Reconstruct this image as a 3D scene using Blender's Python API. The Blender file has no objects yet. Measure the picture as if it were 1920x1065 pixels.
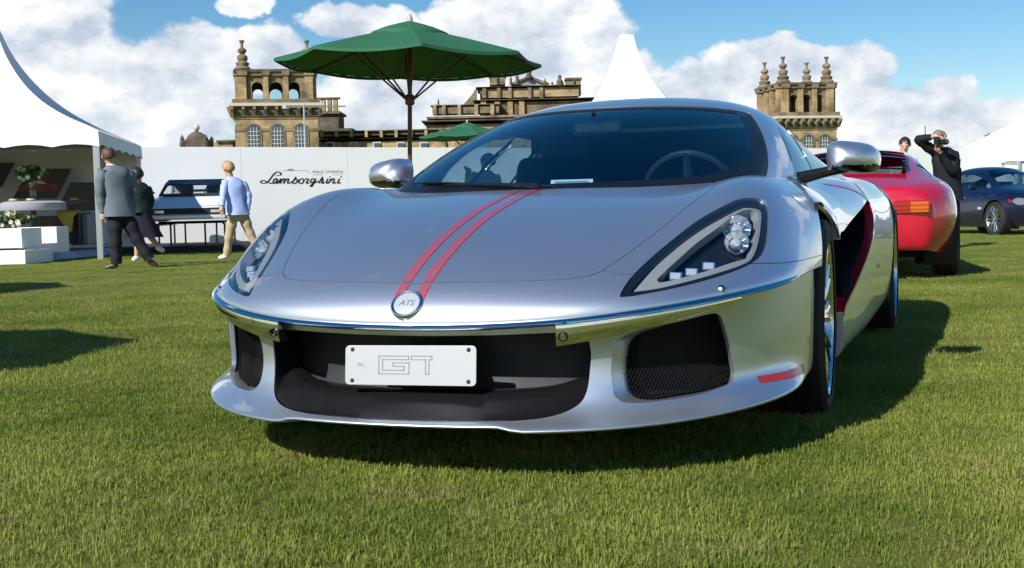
import bpy, bmesh, math, random
import numpy as np
from mathutils import Vector, Matrix
from mathutils.geometry import delaunay_2d_cdt
random.seed(7); RNG = np.random.default_rng(7)
SC = bpy.context.scene
COL = SC.collection
R = math.radians
# ------------------------------------------------------------------ camera
CAM_H, PITCH, ROLL, FPX = .714, R(3.357), R(-1.334), 2290.0
cam_data = bpy.data.cameras.new('camera'); cam = bpy.data.objects.new('camera', cam_data); COL.objects.link(cam)
cam_data.sensor_width = 36.0; cam_data.lens = 36.0 * FPX / 1920.0
cam_data.clip_start = .05; cam_data.clip_end = 3000
_fwd = Vector((0, math.cos(PITCH), -math.sin(PITCH))); _up = Vector((0, math.sin(PITCH), math.cos(PITCH))); _rt = Vector((1, 0, 0))
_cr, _sr = math.cos(ROLL), math.sin(ROLL)
_rt2 = _rt * _cr + _up * _sr; _up2 = -_rt * _sr + _up * _cr
cam.matrix_world = Matrix(((_rt2.x, _up2.x, -_fwd.x, 0), (_rt2.y, _up2.y, -_fwd.y, 0), (_rt2.z, _up2.z, -_fwd.z, CAM_H), (0, 0, 0, 1)))
SC.camera = cam
SC.render.resolution_x, SC.render.resolution_y = 1024, 568
# ------------------------------------------------------------------ sun, exposure
SUN_EL, SUN_AZ = R(36), R(-141)          # azimuth from +Y (view direction), clockwise positive
sun_dir = Vector((math.sin(SUN_AZ) * math.cos(SUN_EL), math.cos(SUN_AZ) * math.cos(SUN_EL), math.sin(SUN_EL)))
sd = bpy.data.lights.new('sun', 'SUN'); sd.energy = 5.0; sd.angle = R(.53); sd.color = (1, .955, .88)
so = bpy.data.objects.new('sun', sd); COL.objects.link(so)
so.rotation_euler = sun_dir.to_track_quat('Z', 'Y').to_euler(); so.location = (-20, -10, 30)
vs = SC.view_settings
vs.view_transform = 'Standard'; vs.look = 'None'; vs.exposure = .40; vs.gamma = 1.0; vs.use_curve_mapping = False
SC.cycles.max_bounces = 10; SC.cycles.transparent_max_bounces = 16; SC.cycles.caustics_reflective = False; SC.cycles.caustics_refractive = False
SC.cycles.use_denoising = True
try: SC.cycles.denoiser = 'OPENIMAGEDENOISE'
except Exception: pass
# ------------------------------------------------------------------ world: physical sky with cumulus clouds
def px_dir(px, py):
    """direction of a point of the far scene seen by the survey camera"""
    x, y = px - 960, py - 532.5
    v = _rt2 * (x / FPX) - _up2 * (y / FPX) + _fwd
    return v.normalized()
def place(px, py, depth):
    """world point at distance `depth` north of the survey point"""
    v = px_dir(px, py); t = depth / v.y
    return Vector((v.x * t, depth, CAM_H + v.z * t))
world = bpy.data.worlds.new('World'); SC.world = world; world.use_nodes = True
world.cycles.sampling_method = 'MANUAL'; world.cycles.sample_map_resolution = 512
def build_world():
    nt = world.node_tree; N = nt.nodes; L = nt.links; N.clear()
    out = N.new('ShaderNodeOutputWorld'); bg = N.new('ShaderNodeBackground'); L.new(bg.outputs[0], out.inputs[0])
    bg.inputs['Strength'].default_value = .10
    sky = N.new('ShaderNodeTexSky'); sky.sky_type = 'NISHITA'; sky.sun_disc = False
    sky.sun_elevation = SUN_EL; sky.sun_rotation = SUN_AZ; sky.altitude = 100; sky.air_density = 1.0; sky.dust_density = .25; sky.ozone_density = 2.0
    tc = N.new('ShaderNodeTexCoord'); dirv = tc.outputs['Generated']
    def math_(op, a, b=None, clamp=False):
        n = N.new('ShaderNodeMath'); n.operation = op; n.use_clamp = clamp
        for k, s in enumerate((a, b)):
            if s is None: continue
            if isinstance(s, (int, float)): n.inputs[k].default_value = s
            else: L.new(s, n.inputs[k])
        return n.outputs[0]
    def vmath(op, a, b=None):
        n = N.new('ShaderNodeVectorMath'); n.operation = op
        for k, s in enumerate((a, b)):
            if s is None: continue
            if isinstance(s, (tuple, Vector)): n.inputs[k].default_value = tuple(s)
            else: L.new(s, n.inputs[k])
        return n.outputs['Value'] if op in ('LENGTH', 'DISTANCE', 'DOT_PRODUCT') else n.outputs[0]
    def noise(vec, scale, detail, rough, off=(0, 0, 0), stretch=(1, 1, 1.5)):
        m = N.new('ShaderNodeMapping'); L.new(vec, m.inputs[0]); m.inputs['Scale'].default_value = stretch; m.inputs['Location'].default_value = off
        n = N.new('ShaderNodeTexNoise'); L.new(m.outputs[0], n.inputs['Vector'])
        n.inputs['Scale'].default_value = scale; n.inputs['Detail'].default_value = detail; n.inputs['Roughness'].default_value = rough
        return n.outputs['Fac']
    # cumulus banks: centre (image survey direction), half width, half height in survey units
    banks = [(90, 40, 120, 75), (215, 205, 110, 62), (60, 190, 110, 90), (370, 130, 120, 80), (500, 105, 75, 60), (690, 42, 105, 32), (455, 8, 50, 18), (130, 110, 120, 70),
             (940, 45, 130, 80), (1060, 75, 120, 80), (700, 190, 130, 65), (850, 160, 110, 70), (1150, 150, 90, 65), (1400, 150, 110, 70), (1500, 120, 60, 45),
             (1590, 150, 70, 66), (1530, 215, 160, 70), (1690, 230, 120, 60), (1765, 195, 55, 45), (1850, 235, 110, 42), (1300, 175, 70, 60), (320, 230, 120, 55), (600, 240, 160, 40), (1000, 170, 150, 70),
             (1450, 100, 70, 30), (1650, 255, 260, 40), (1870, 268, 160, 40), (2000, 250, 120, 50)]
    field = None
    warp = N.new('ShaderNodeTexNoise'); warp.inputs['Scale'].default_value = 26; warp.inputs['Detail'].default_value = 4; L.new(dirv, warp.inputs['Vector'])
    w0 = vmath('SUBTRACT', warp.outputs['Color'], (.5, .5, .5)); w1 = vmath('MULTIPLY', w0, (.035, .035, .028)); wd = vmath('ADD', dirv, w1)
    for (px, py, rx, ry) in banks:
        c = px_dir(px, py)
        d = vmath('SUBTRACT', wd, c)
        d = vmath('MULTIPLY', d, (FPX / rx, FPX / rx, FPX / ry))
        r = vmath('LENGTH', d)
        b = math_('SUBTRACT', 1.0, math_('MULTIPLY', r, .66), True)
        field = b if field is None else math_('MAXIMUM', field, b)
    fine = noise(dirv, 20, 10, .57)
    broad = noise(dirv, 3.1, 6, .55, (3.1, 1.7, .4))
    # elsewhere in the sky: the same kind of scattered cumulus
    facing = N.new('ShaderNodeMapRange'); facing.interpolation_type = 'SMOOTHSTEP'
    sepd = N.new('ShaderNodeSeparateXYZ'); L.new(dirv, sepd.inputs[0])
    L.new(vmath('DOT_PRODUCT', dirv, px_dir(960, 200)), facing.inputs[0]); facing.inputs[1].default_value = .87; facing.inputs[2].default_value = .93; facing.inputs[3].default_value = 1; facing.inputs[4].default_value = 0
    low = N.new('ShaderNodeMapRange'); low.interpolation_type = 'SMOOTHSTEP'; L.new(sepd.outputs[2], low.inputs[0]); low.inputs[1].default_value = .16; low.inputs[2].default_value = .42; low.inputs[3].default_value = 1; low.inputs[4].default_value = -.6
    gen = math_('MULTIPLY', math_('MULTIPLY', math_('ADD', math_('SUBTRACT', broad, .54), math_('MULTIPLY', low.outputs[0], .08)), 3.2), facing.outputs[0])
    fld = math_('MAXIMUM', field, gen)
    dens = math_('ADD', fld, math_('MULTIPLY', math_('SUBTRACT', fine, .5), .8))
    mr = N.new('ShaderNodeMapRange'); mr.interpolation_type = 'SMOOTHSTEP'; L.new(dens, mr.inputs[0]); mr.inputs[1].default_value = .25; mr.inputs[2].default_value = .40
    # self shading of the clouds: compare the density a little towards the sun
    f2 = noise(vmath('ADD', dirv, tuple(sun_dir * .02)), 20, 10, .57)
    lit = math_('ADD', math_('MULTIPLY', math_('SUBTRACT', fine, f2), 2.6), .60)
    big = noise(dirv, 11, 5, .6, (9, 2, 5))
    lit = math_('ADD', lit, math_('MULTIPLY', math_('SUBTRACT', big, .50), 2.5), True)
    ramp = N.new('ShaderNodeMix'); ramp.data_type = 'RGBA'; L.new(lit, ramp.inputs[0])
    ramp.inputs[6].default_value = (4.2, 4.8, 5.75, 1); ramp.inputs[7].default_value = (8.0, 8.05, 8.1, 1)
    haze = N.new('ShaderNodeMapRange'); L.new(sepd.outputs[2], haze.inputs[0]); haze.inputs[1].default_value = 0; haze.inputs[2].default_value = .3; haze.inputs[3].default_value = .0; haze.inputs[4].default_value = 0
    mix = N.new('ShaderNodeMix'); mix.data_type = 'RGBA'; L.new(math_('MULTIPLY', mr.outputs[0], .96), mix.inputs[0])
    hsv = N.new('ShaderNodeHueSaturation'); hsv.inputs['Saturation'].default_value = 1.42; hsv.inputs['Value'].default_value = .84; L.new(sky.outputs[0], hsv.inputs['Color'])
    L.new(hsv.outputs[0], mix.inputs[6]); L.new(ramp.outputs[2], mix.inputs[7])
    L.new(mix.outputs[2], bg.inputs['Color'])
build_world()
# ------------------------------------------------------------------ materials
MATS = {}
def mat(name, color=(.5, .5, .5), rough=.5, metal=0.0, coat=0.0, coat_rough=.03, spec=.5, var=0.0, var_scale=8.0, bump=0.0, bump_scale=60.0, emit=None, stretch=(1, 1, 1), rough_var=0.0):
    if name in MATS: return MATS[name]
    m = bpy.data.materials.new(name); m.use_nodes = True; nt = m.node_tree; b = nt.nodes['Principled BSDF']; L = nt.links
    b.inputs['Base Color'].default_value = (*color, 1); b.inputs['Roughness'].default_value = rough; b.inputs['Metallic'].default_value = metal
    b.inputs['Coat Weight'].default_value = coat; b.inputs['Coat Roughness'].default_value = coat_rough; b.inputs['Specular IOR Level'].default_value = spec
    tc = nt.nodes.new('ShaderNodeTexCoord'); mp = nt.nodes.new('ShaderNodeMapping'); L.new(tc.outputs['Object'], mp.inputs[0]); mp.inputs['Scale'].default_value = stretch
    n = nt.nodes.new('ShaderNodeTexNoise'); L.new(mp.outputs[0], n.inputs['Vector']); n.inputs['Scale'].default_value = var_scale; n.inputs['Detail'].default_value = 6
    if var:
        mx = nt.nodes.new('ShaderNodeMix'); mx.data_type = 'RGBA'; L.new(n.outputs['Fac'], mx.inputs[0])
        mx.inputs[6].default_value = (*[max(0, c * (1 - var)) for c in color], 1); mx.inputs[7].default_value = (*[min(1, c * (1 + var)) for c in color], 1)
        L.new(mx.outputs[2], b.inputs['Base Color'])
    if rough_var:
        mr = nt.nodes.new('ShaderNodeMapRange'); L.new(n.outputs['Fac'], mr.inputs[0]); mr.inputs[3].default_value = max(0, rough - rough_var); mr.inputs[4].default_value = rough + rough_var
        L.new(mr.outputs[0], b.inputs['Roughness'])
    if bump:
        n2 = nt.nodes.new('ShaderNodeTexNoise'); L.new(mp.outputs[0], n2.inputs['Vector']); n2.inputs['Scale'].default_value = bump_scale; n2.inputs['Detail'].default_value = 4
        bp = nt.nodes.new('ShaderNodeBump'); bp.inputs['Strength'].default_value = bump; bp.inputs['Distance'].default_value = .01; L.new(n2.outputs['Fac'], bp.inputs['Height']); L.new(bp.outputs[0], b.inputs['Normal'])
    if emit:
        b.inputs['Emission Color'].default_value = (*emit[0], 1); b.inputs['Emission Strength'].default_value = emit[1]
    MATS[name] = m; return m
def glass_mat(name, tint=(.6, .7, .75), refl=1.0, ior=1.5, rough=0.0):
    if name in MATS: return MATS[name]
    m = bpy.data.materials.new(name); m.use_nodes = True; nt = m.node_tree; N = nt.nodes; L = nt.links; N.clear()
    o = N.new('ShaderNodeOutputMaterial'); t = N.new('ShaderNodeBsdfTransparent'); g = N.new('ShaderNodeBsdfGlossy'); mx = N.new('ShaderNodeMixShader'); lw = N.new('ShaderNodeLayerWeight')
    t.inputs[0].default_value = (*tint, 1); g.inputs['Roughness'].default_value = rough; lw.inputs[0].default_value = .5
    def m_(op, a, b):
        n = N.new('ShaderNodeMath'); n.operation = op; n.use_clamp = True
        for k, q in enumerate((a, b)):
            if isinstance(q, (int, float)): n.inputs[k].default_value = q
            else: L.new(q, n.inputs[k])
        return n.outputs[0]
    f0 = 2 * ((ior - 1) / (ior + 1)) ** 2                       # a pane has two faces
    sch = m_('MULTIPLY', m_('ADD', m_('MULTIPLY', m_('POWER', lw.outputs['Facing'], 5.0), 1 - f0), f0), refl)
    L.new(sch, mx.inputs[0]); L.new(t.outputs[0], mx.inputs[1]); L.new(g.outputs[0], mx.inputs[2]); L.new(mx.outputs[0], o.inputs[0])
    MATS[name] = m; return m
def flake_paint(name, color, rough=.3, metal=.9, coat=1.0):
    m = mat(name, color, rough, metal, coat, .02)
    nt = m.node_tree; b = nt.nodes['Principled BSDF']
    v = nt.nodes.new('ShaderNodeTexVoronoi'); v.inputs['Scale'].default_value = 1400
    tc = nt.nodes.new('ShaderNodeTexCoord'); nt.links.new(tc.outputs['Object'], v.inputs['Vector'])
    bp = nt.nodes.new('ShaderNodeBump'); bp.inputs['Strength'].default_value = .035; bp.inputs['Distance'].default_value = .002
    nt.links.new(v.outputs['Distance'], bp.inputs['Height']); nt.links.new(bp.outputs[0], b.inputs['Normal'])
    return m
# ------------------------------------------------------------------ object helpers
def empty(name, loc=(0, 0, 0), rz=0.0, label=None, cat=None, group=None):
    o = bpy.data.objects.new(name, None); COL.objects.link(o); o.location = loc; o.rotation_euler = (0, 0, rz); o.empty_display_size = .2
    if label: tag(o, label, cat, group)
    return o
def tag(o, label, cat, group=None, kind=None):
    if label: o['label'] = label
    if cat: o['category'] = cat
    if group: o['group'] = group
    if kind: o['kind'] = kind
    return o
def mesh_obj(name, verts, faces, material=None, parent=None, smooth=True, normals=None, auto=None):
    me = bpy.data.meshes.new(name)
    me.from_pydata([tuple(v) for v in verts], [], [tuple(int(i) for i in f) for f in faces]); me.update()
    if smooth: me.polygons.foreach_set('use_smooth', [True] * len(me.polygons))
    if normals is not None: me.normals_split_custom_set_from_vertices([tuple(n) for n in normals])
    elif auto is not None and smooth: me.set_sharp_from_angle(angle=R(auto))
    if material: me.materials.append(material)
    o = bpy.data.objects.new(name, me); COL.objects.link(o)
    if parent: o.parent = parent
    return o
class MB:
    """collects simple solids; build() links them as one mesh object"""
    def __init__(s): s.v = []; s.f = []
    def add(s, v, f):
        b = len(s.v); s.v += [tuple(map(float, p)) for p in v]; s.f += [tuple(i + b for i in q) for q in f]; return s
    def box(s, lo, hi):
        x0, y0, z0 = lo; x1, y1, z1 = hi
        return s.add([(x0, y0, z0), (x1, y0, z0), (x1, y1, z0), (x0, y1, z0), (x0, y0, z1), (x1, y0, z1), (x1, y1, z1), (x0, y1, z1)],
                     [(0, 3, 2, 1), (4, 5, 6, 7), (0, 1, 5, 4), (1, 2, 6, 5), (2, 3, 7, 6), (3, 0, 4, 7)])
    def tube(s, path, r, n=8, cap=True):
        P = [Vector(p) for p in path]; k = len(P); rr = r if isinstance(r, (list, tuple)) else [r] * k
        vs, fs = [], []; ref = None
        for i in range(k):
            t = (P[min(i + 1, k - 1)] - P[max(i - 1, 0)]).normalized()
            if ref is None: ref = t.orthogonal().normalized()
            ref = (ref - t * ref.dot(t)).normalized(); b = t.cross(ref)
            for j in range(n):
                a = 2 * math.pi * j / n; vs.append(P[i] + (ref * math.cos(a) + b * math.sin(a)) * rr[i])
        for i in range(k - 1):
            for j in range(n): fs.append((i * n + j, i * n + (j + 1) % n, (i + 1) * n + (j + 1) % n, (i + 1) * n + j))
        if cap: fs.append(tuple(range(n))[::-1]); fs.append(tuple(range((k - 1) * n, k * n)))
        return s.add(vs, fs)
    def lathe(s, prof, n=24, origin=(0, 0, 0), axis='Z', a0=0, a1=2 * math.pi):
        full = abs(a1 - a0 - 2 * math.pi) < 1e-6; m = n if full else n + 1; vs, fs = [], []
        for (r, z) in prof:
            for j in range(m):
                a = a0 + (a1 - a0) * j / n; c, q = r * math.cos(a), r * math.sin(a)
                p = (c, q, z) if axis == 'Z' else ((c, z, q) if axis == 'Y' else (z, c, q))
                vs.append((p[0] + origin[0], p[1] + origin[1], p[2] + origin[2]))
        for i in range(len(prof) - 1):
            for j in range(n):
                j2 = (j + 1) % m
                fs.append((i * m + j, i * m + j2, (i + 1) * m + j2, (i + 1) * m + j))
        return s.add(vs, fs)
    def prism(s, poly, d, o=(0, 0, 0), ax=((1, 0, 0), (0, 0, 1)), n=(0, 1, 0)):
        """extrude a 2D polygon (in axes ax) by d along n"""
        a, b, c = Vector(ax[0]), Vector(ax[1]), Vector(n); o = Vector(o); k = len(poly)
        v = [o + a * p[0] + b * p[1] for p in poly] + [o + a * p[0] + b * p[1] + c * d for p in poly]
        f = [tuple(range(k)), tuple(range(2 * k - 1, k - 1, -1))] + [(i, i + k, (i + 1) % k + k, (i + 1) % k) for i in range(k)]
        return s.add(v, f)
    def build(s, name, material=None, parent=None, smooth=False, auto=35, bevel=0.0):
        me = bpy.data.meshes.new(name); me.from_pydata(s.v, [], s.f); me.update()
        bm = bmesh.new(); bm.from_mesh(me); bmesh.ops.recalc_face_normals(bm, faces=bm.faces)
        if bevel: bmesh.ops.bevel(bm, geom=[e for e in bm.edges if e.calc_face_angle(0) > R(30)], offset=bevel, segments=2, affect='EDGES', profile=.5)
        bm.to_mesh(me); bm.free()
        if smooth: me.polygons.foreach_set('use_smooth', [True] * len(me.polygons)); me.set_sharp_from_angle(angle=R(auto))
        if material: me.materials.append(material)
        o = bpy.data.objects.new(name, me); COL.objects.link(o)
        if parent: o.parent = parent
        return o
def text_mesh(body, size, extrude=0.0, shear=0.0, spacing=1.0, align='CENTER', offset=0.0):
    cu = bpy.data.curves.new('lettering', 'FONT'); cu.body = body; cu.size = size; cu.extrude = extrude; cu.shear = shear; cu.space_character = spacing; cu.align_x = align; cu.offset = offset
    ob = bpy.data.objects.new('lettering', cu); COL.objects.link(ob)
    dg = bpy.context.evaluated_depsgraph_get(); me = bpy.data.meshes.new_from_object(ob.evaluated_get(dg))
    bpy.data.objects.remove(ob); bpy.data.curves.remove(cu)
    return me
def copy_tree(o, parent=None, name=None):
    c = o.copy(); COL.objects.link(c); c.parent = parent
    for ch in list(o.children): copy_tree(ch, c)
    return c

def bspline_basis(t,n):
    """clamped-ish uniform cubic B-spline with reflected phantom ends (interpolates end points)"""
    t=np.asarray(t,float); t=np.clip(t,0,n-1-1e-9)
    i=np.floor(t).astype(int); w=t-i
    B=np.stack([(1-w)**3/6,(3*w**3-6*w**2+4)/6,(-3*w**3+3*w**2+3*w+1)/6,w**3/6],-1)
    return i,B
class Surf:
    """cubic B-spline surface; net[i][j] i along u, j along v; u in [-(n-1),n-1] when sym (net gives u>=0 half)."""
    def __init__(s,net,sym=True):
        net=np.array(net,float); s.sym=sym
        if sym:
            m=net[1:][::-1].copy(); m[:,:,1]*=-1
            net=np.concatenate([m,net],0)
        s.n0=(len(net)-1)//2 if sym else 0
        p=np.concatenate([2*net[:1]-net[1:2],net,2*net[-1:]-net[-2:-1]],0)
        p=np.concatenate([2*p[:,:1]-p[:,1:2],p,2*p[:,-1:]-p[:,-2:-1]],1)
        s.p=p; s.nu=len(net); s.nv=net.shape[1]
    def __call__(s,u,v):
        u=np.asarray(u,float)+s.n0; v=np.asarray(v,float)
        iu,Bu=bspline_basis(u,s.nu); iv,Bv=bspline_basis(v,s.nv)
        r=0
        for a in range(4):
            for b in range(4):
                r=r+(Bu[...,a]*Bv[...,b])[...,None]*s.p[iu+a,iv+b]
        return r
    def normal(s,u,v,e=1e-3):
        umin,umax=-s.n0+0.0,s.nu-1-s.n0
        u0=np.clip(u-e,umin,umax);u1=np.clip(u+e,umin,umax);v0=np.clip(v-e,0,s.nv-1);v1=np.clip(v+e,0,s.nv-1)
        n=np.cross(s(u1,v)-s(u0,v),s(u,v1)-s(u,v0))
        return n/np.maximum(np.linalg.norm(n,axis=-1,keepdims=True),1e-12)
A=[
 [(1.285,0,0.42),(1.29,0,0.444),(1.262,0,0.4876),(1.19,0,0.5428),(1,0,0.6288),(0.69,0,0.722),(0.27,0,0.79)],
 [(1.278,0.18,0.422),(1.283,0.18,0.446),(1.255,0.17,0.4893),(1.182,0.165,0.5442),(0.992,0.16,0.6299),(0.682,0.15,0.723),(0.262,0.14,0.79)],
 [(1.24,0.4,0.431),(1.245,0.4,0.455),(1.214,0.385,0.4971),(1.135,0.365,0.5506),(0.945,0.35,0.6353),(0.65,0.32,0.727),(0.235,0.3,0.7883)],
 [(1.165,0.58,0.45),(1.17,0.58,0.474),(1.13,0.565,0.5148),(1.04,0.54,0.5644),(0.86,0.5,0.6444),(0.585,0.47,0.735),(0.18,0.43,0.7877)],
 [(1.035,0.722,0.468),(1.038,0.722,0.492),(0.985,0.707,0.531),(0.9,0.69,0.5885),(0.74,0.64,0.681),(0.49,0.58,0.762),(0.09,0.53,0.791)],
 [(0.878,0.84,0.486),(0.876,0.84,0.51),(0.818,0.825,0.549),(0.728,0.805,0.6345),(0.6,0.745,0.741),(0.375,0.66,0.807),(-0.01,0.605,0.8)],
 [(0.7,0.917,0.505),(0.695,0.914,0.529),(0.635,0.897,0.5703),(0.56,0.872,0.6672),(0.43,0.81,0.7679),(0.245,0.715,0.829),(-0.11,0.655,0.81)],
 [(0.54,0.941,0.52),(0.535,0.938,0.546),(0.48,0.93,0.5916),(0.38,0.91,0.6698),(0.26,0.85,0.7648),(0.11,0.755,0.823),(-0.21,0.685,0.818)],
 [(0.3,0.956,0.526),(0.29,0.955,0.556),(0.26,0.951,0.6082),(0.19,0.932,0.6791),(0.095,0.872,0.7496),(-0.02,0.78,0.821),(-0.31,0.705,0.82)],
 [(0.03,0.975,0.529),(0.02,0.975,0.564),(0.01,0.966,0.6218),(-0.02,0.94,0.6984),(-0.07,0.88,0.7574),(-0.16,0.795,0.815),(-0.41,0.72,0.82)],
 [(-0.24,0.975,0.527),(-0.245,0.975,0.562),(-0.25,0.965,0.6204),(-0.26,0.938,0.6977),(-0.28,0.882,0.7492),(-0.34,0.803,0.806),(-0.52,0.735,0.824)],
 [(-0.5,0.965,0.525),(-0.5,0.965,0.56),(-0.5,0.955,0.619),(-0.505,0.93,0.692),(-0.51,0.878,0.739),(-0.54,0.812,0.795),(-0.64,0.75,0.82)]]
Bm=[
 [(1.255,0,0.413),(1.235,0,0.3556),(1.235,0,0.2832),(1.265,0,0.2166),(1.335,0,0.182),(1.372,0,0.17),(1.368,0,0.158),(1.25,0,0.15)],
 [(1.248,0.2,0.414),(1.228,0.2,0.3563),(1.228,0.2,0.2836),(1.258,0.2,0.2168),(1.326,0.2,0.182),(1.362,0.2,0.17),(1.358,0.2,0.158),(1.24,0.2,0.15)],
 [(1.21,0.41,0.422),(1.188,0.4,0.3631),(1.188,0.4,0.2882),(1.212,0.41,0.2176),(1.27,0.43,0.182),(1.3,0.44,0.17),(1.297,0.44,0.158),(1.19,0.4,0.15)],
 [(1.135,0.585,0.44),(1.112,0.575,0.3768),(1.11,0.575,0.2976),(1.124,0.581,0.2234),(1.162,0.61,0.187),(1.185,0.63,0.174),(1.182,0.63,0.162),(1.08,0.58,0.15)],
 [(1.005,0.722,0.458),(0.985,0.712,0.391),(0.98,0.712,0.309),(0.9806,0.7132,0.232),(1.009,0.753,0.196),(1.03,0.775,0.182),(1.027,0.775,0.17),(0.95,0.7,0.15)],
 [(0.858,0.83,0.476),(0.843,0.825,0.406),(0.836,0.825,0.322),(0.825,0.821,0.2474),(0.845,0.855,0.209),(0.863,0.88,0.194),(0.86,0.88,0.182),(0.8,0.8,0.152)],
 [(0.69,0.898,0.495),(0.682,0.898,0.4223),(0.675,0.898,0.3376),(0.659,0.8952,0.265),(0.675,0.923,0.224),(0.682,0.94,0.208),(0.68,0.94,0.194),(0.65,0.86,0.158)],
 [(0.535,0.928,0.51),(0.532,0.93,0.4376),(0.53,0.93,0.3532),(0.522,0.9268,0.2796),(0.51,0.927,0.237),(0.51,0.934,0.217),(0.51,0.932,0.203),(0.5,0.88,0.165)],
 [(0.3,0.936,0.516),(0.3,0.938,0.4462),(0.3,0.938,0.3624),(0.3,0.936,0.2872),(0.3,0.932,0.235),(0.3,0.93,0.215),(0.3,0.927,0.2),(0.3,0.89,0.175)]]
G=[
 [(0.3,0,0.78),(-0.06,0,0.937),(-0.43,0,1.074),(-0.8,0,1.171),(-1.15,0,1.211),(-1.55,0,1.22),(-2,0,1.155),(-2.6,0,0.995),(-3.1,0,0.86)],
 [(0.27,0.22,0.781),(-0.09,0.21,0.937),(-0.455,0.2,1.072),(-0.82,0.19,1.168),(-1.16,0.185,1.208),(-1.55,0.18,1.217),(-2,0.17,1.152),(-2.6,0.17,0.992),(-3.1,0.2,0.86)],
 [(0.17,0.44,0.784),(-0.175,0.42,0.933),(-0.525,0.395,1.062),(-0.87,0.37,1.153),(-1.18,0.36,1.193),(-1.55,0.35,1.202),(-2,0.33,1.135),(-2.6,0.35,0.98),(-3.1,0.4,0.85)],
 [(0.03,0.6,0.795),(-0.295,0.575,0.925),(-0.625,0.545,1.042),(-0.94,0.51,1.126),(-1.21,0.49,1.163),(-1.55,0.475,1.172),(-2,0.47,1.105),(-2.6,0.5,0.955),(-3.1,0.56,0.84)],
 [(-0.11,0.675,0.808),(-0.4,0.665,0.917),(-0.71,0.635,1.019),(-1,0.6,1.091),(-1.24,0.575,1.123),(-1.55,0.56,1.13),(-2,0.56,1.06),(-2.6,0.62,0.925),(-3.1,0.7,0.83)],
 [(-0.23,0.705,0.815),(-0.49,0.712,0.897),(-0.77,0.695,0.984),(-1.03,0.668,1.046),(-1.26,0.645,1.076),(-1.55,0.63,1.075),(-2,0.64,1.01),(-2.6,0.72,0.895),(-3.1,0.8,0.82)],
 [(-0.33,0.725,0.815),(-0.56,0.748,0.851),(-0.81,0.755,0.892),(-1.05,0.745,0.935),(-1.27,0.735,0.955),(-1.55,0.73,0.955),(-2,0.76,0.902),(-2.6,0.83,0.847),(-3.1,0.88,0.81)],
 [(-0.4,0.74,0.815),(-0.6,0.765,0.815),(-0.83,0.785,0.82),(-1.06,0.795,0.83),(-1.28,0.8,0.835),(-1.55,0.81,0.83),(-2,0.84,0.82),(-2.6,0.9,0.81),(-3.1,0.93,0.8)]]

# ------------------------------------------------------------------ spline surface panels
def panel(name, S, outer, holes=(), du=.12, dv=.12, material=None, parent=None, thick=.012, lift=0.0, shift=None, sign=None, keep=None, flange=True, disp=None):
    """cut one body panel out of a spline surface: triangulated inside `outer` minus `holes` (surface coordinates), with turned-in edges"""
    outer = np.asarray(outer, float); holes = [np.asarray(h, float) for h in holes]
    lo, hi = outer.min(0), outer.max(0); lim = (-S.n0 if S.sym else 0, S.nu - 1 - S.n0)
    gu = np.arange(math.floor(lo[0] / du) * du, hi[0] + du, du); gv = np.arange(0, hi[1] + dv, dv); gv = gv[gv >= lo[1] - dv]
    U, V = np.meshgrid(gu, gv, indexing='ij'); g = np.stack([U.ravel(), V.ravel()], 1)
    ok = inside(g, outer)
    for h in holes: ok &= ~inside(g, h)
    loops = [outer] + holes
    md = np.full(len(g), 9.0)
    for lp in loops:
        q = np.roll(lp, -1, 0)
        for a, b in zip(lp, q):
            ab = b - a; t = np.clip(((g - a) @ ab) / max(ab @ ab, 1e-12), 0, 1); md = np.minimum(md, np.linalg.norm(g - a - t[:, None] * ab, axis=1))
    g = g[ok & (md > .35 * min(du, dv))]
    pts, eds = [], []
    for lp in loops:
        b = len(pts); pts += [tuple(p) for p in lp]; eds += [(b + i, b + (i + 1) % len(lp)) for i in range(len(lp))]
    pts += [tuple(p) for p in g]
    r = delaunay_2d_cdt([Vector(p) for p in pts], eds, [], 0, 1e-5, False)
    P2 = np.array([tuple(p) for p in r[0]]); F = np.array([tuple(f) for f in r[2] if len(f) == 3])
    c = P2[F].mean(1); ok = inside(c, outer)
    for h in holes: ok &= ~inside(c, h)
    if keep is not None: ok &= keep(c)
    F = F[ok]
    used = np.unique(F); rm = -np.ones(len(P2), int); rm[used] = np.arange(len(used)); F = rm[F]; P2 = P2[used]
    uu = np.clip(P2[:, 0], *lim); vv = np.clip(P2[:, 1], 0, S.nv - 1)
    X = S(uu, vv); Nn = S.normal(uu, vv)
    if sign is None: sign = S.sign
    Nn = Nn * sign
    fn = np.cross(X[F[:, 1]] - X[F[:, 0]], X[F[:, 2]] - X[F[:, 0]]); flip = (fn * Nn[F].mean(1)).sum(1) < 0
    F[flip] = F[flip][:, ::-1]
    X = X + Nn * lift
    if disp is not None: X = X + disp(uu, vv)
    if shift is not None: X = X + np.asarray(shift)
    verts, faces, nrm = list(X), [tuple(f) for f in F], list(Nn)
    if thick and flange:
        cnt = {}
        for f in F:
            for a, b in ((f[0], f[1]), (f[1], f[2]), (f[2], f[0])): cnt[(a, b)] = cnt.get((a, b), 0) + 1
        for (a, b) in list(cnt):
            if (b, a) in cnt: continue
            k = len(verts); e = X[b] - X[a]; n = (Nn[a] + Nn[b]) / 2; m = np.cross(e, n); m /= max(np.linalg.norm(m), 1e-9)
            verts += [X[a], X[b], X[b] - Nn[b] * thick, X[a] - Nn[a] * thick]; nrm += [m] * 4
            faces.append((k + 1, k, k + 3, k + 2))
    return mesh_obj(name, verts, faces, material, parent, True, nrm)
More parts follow.
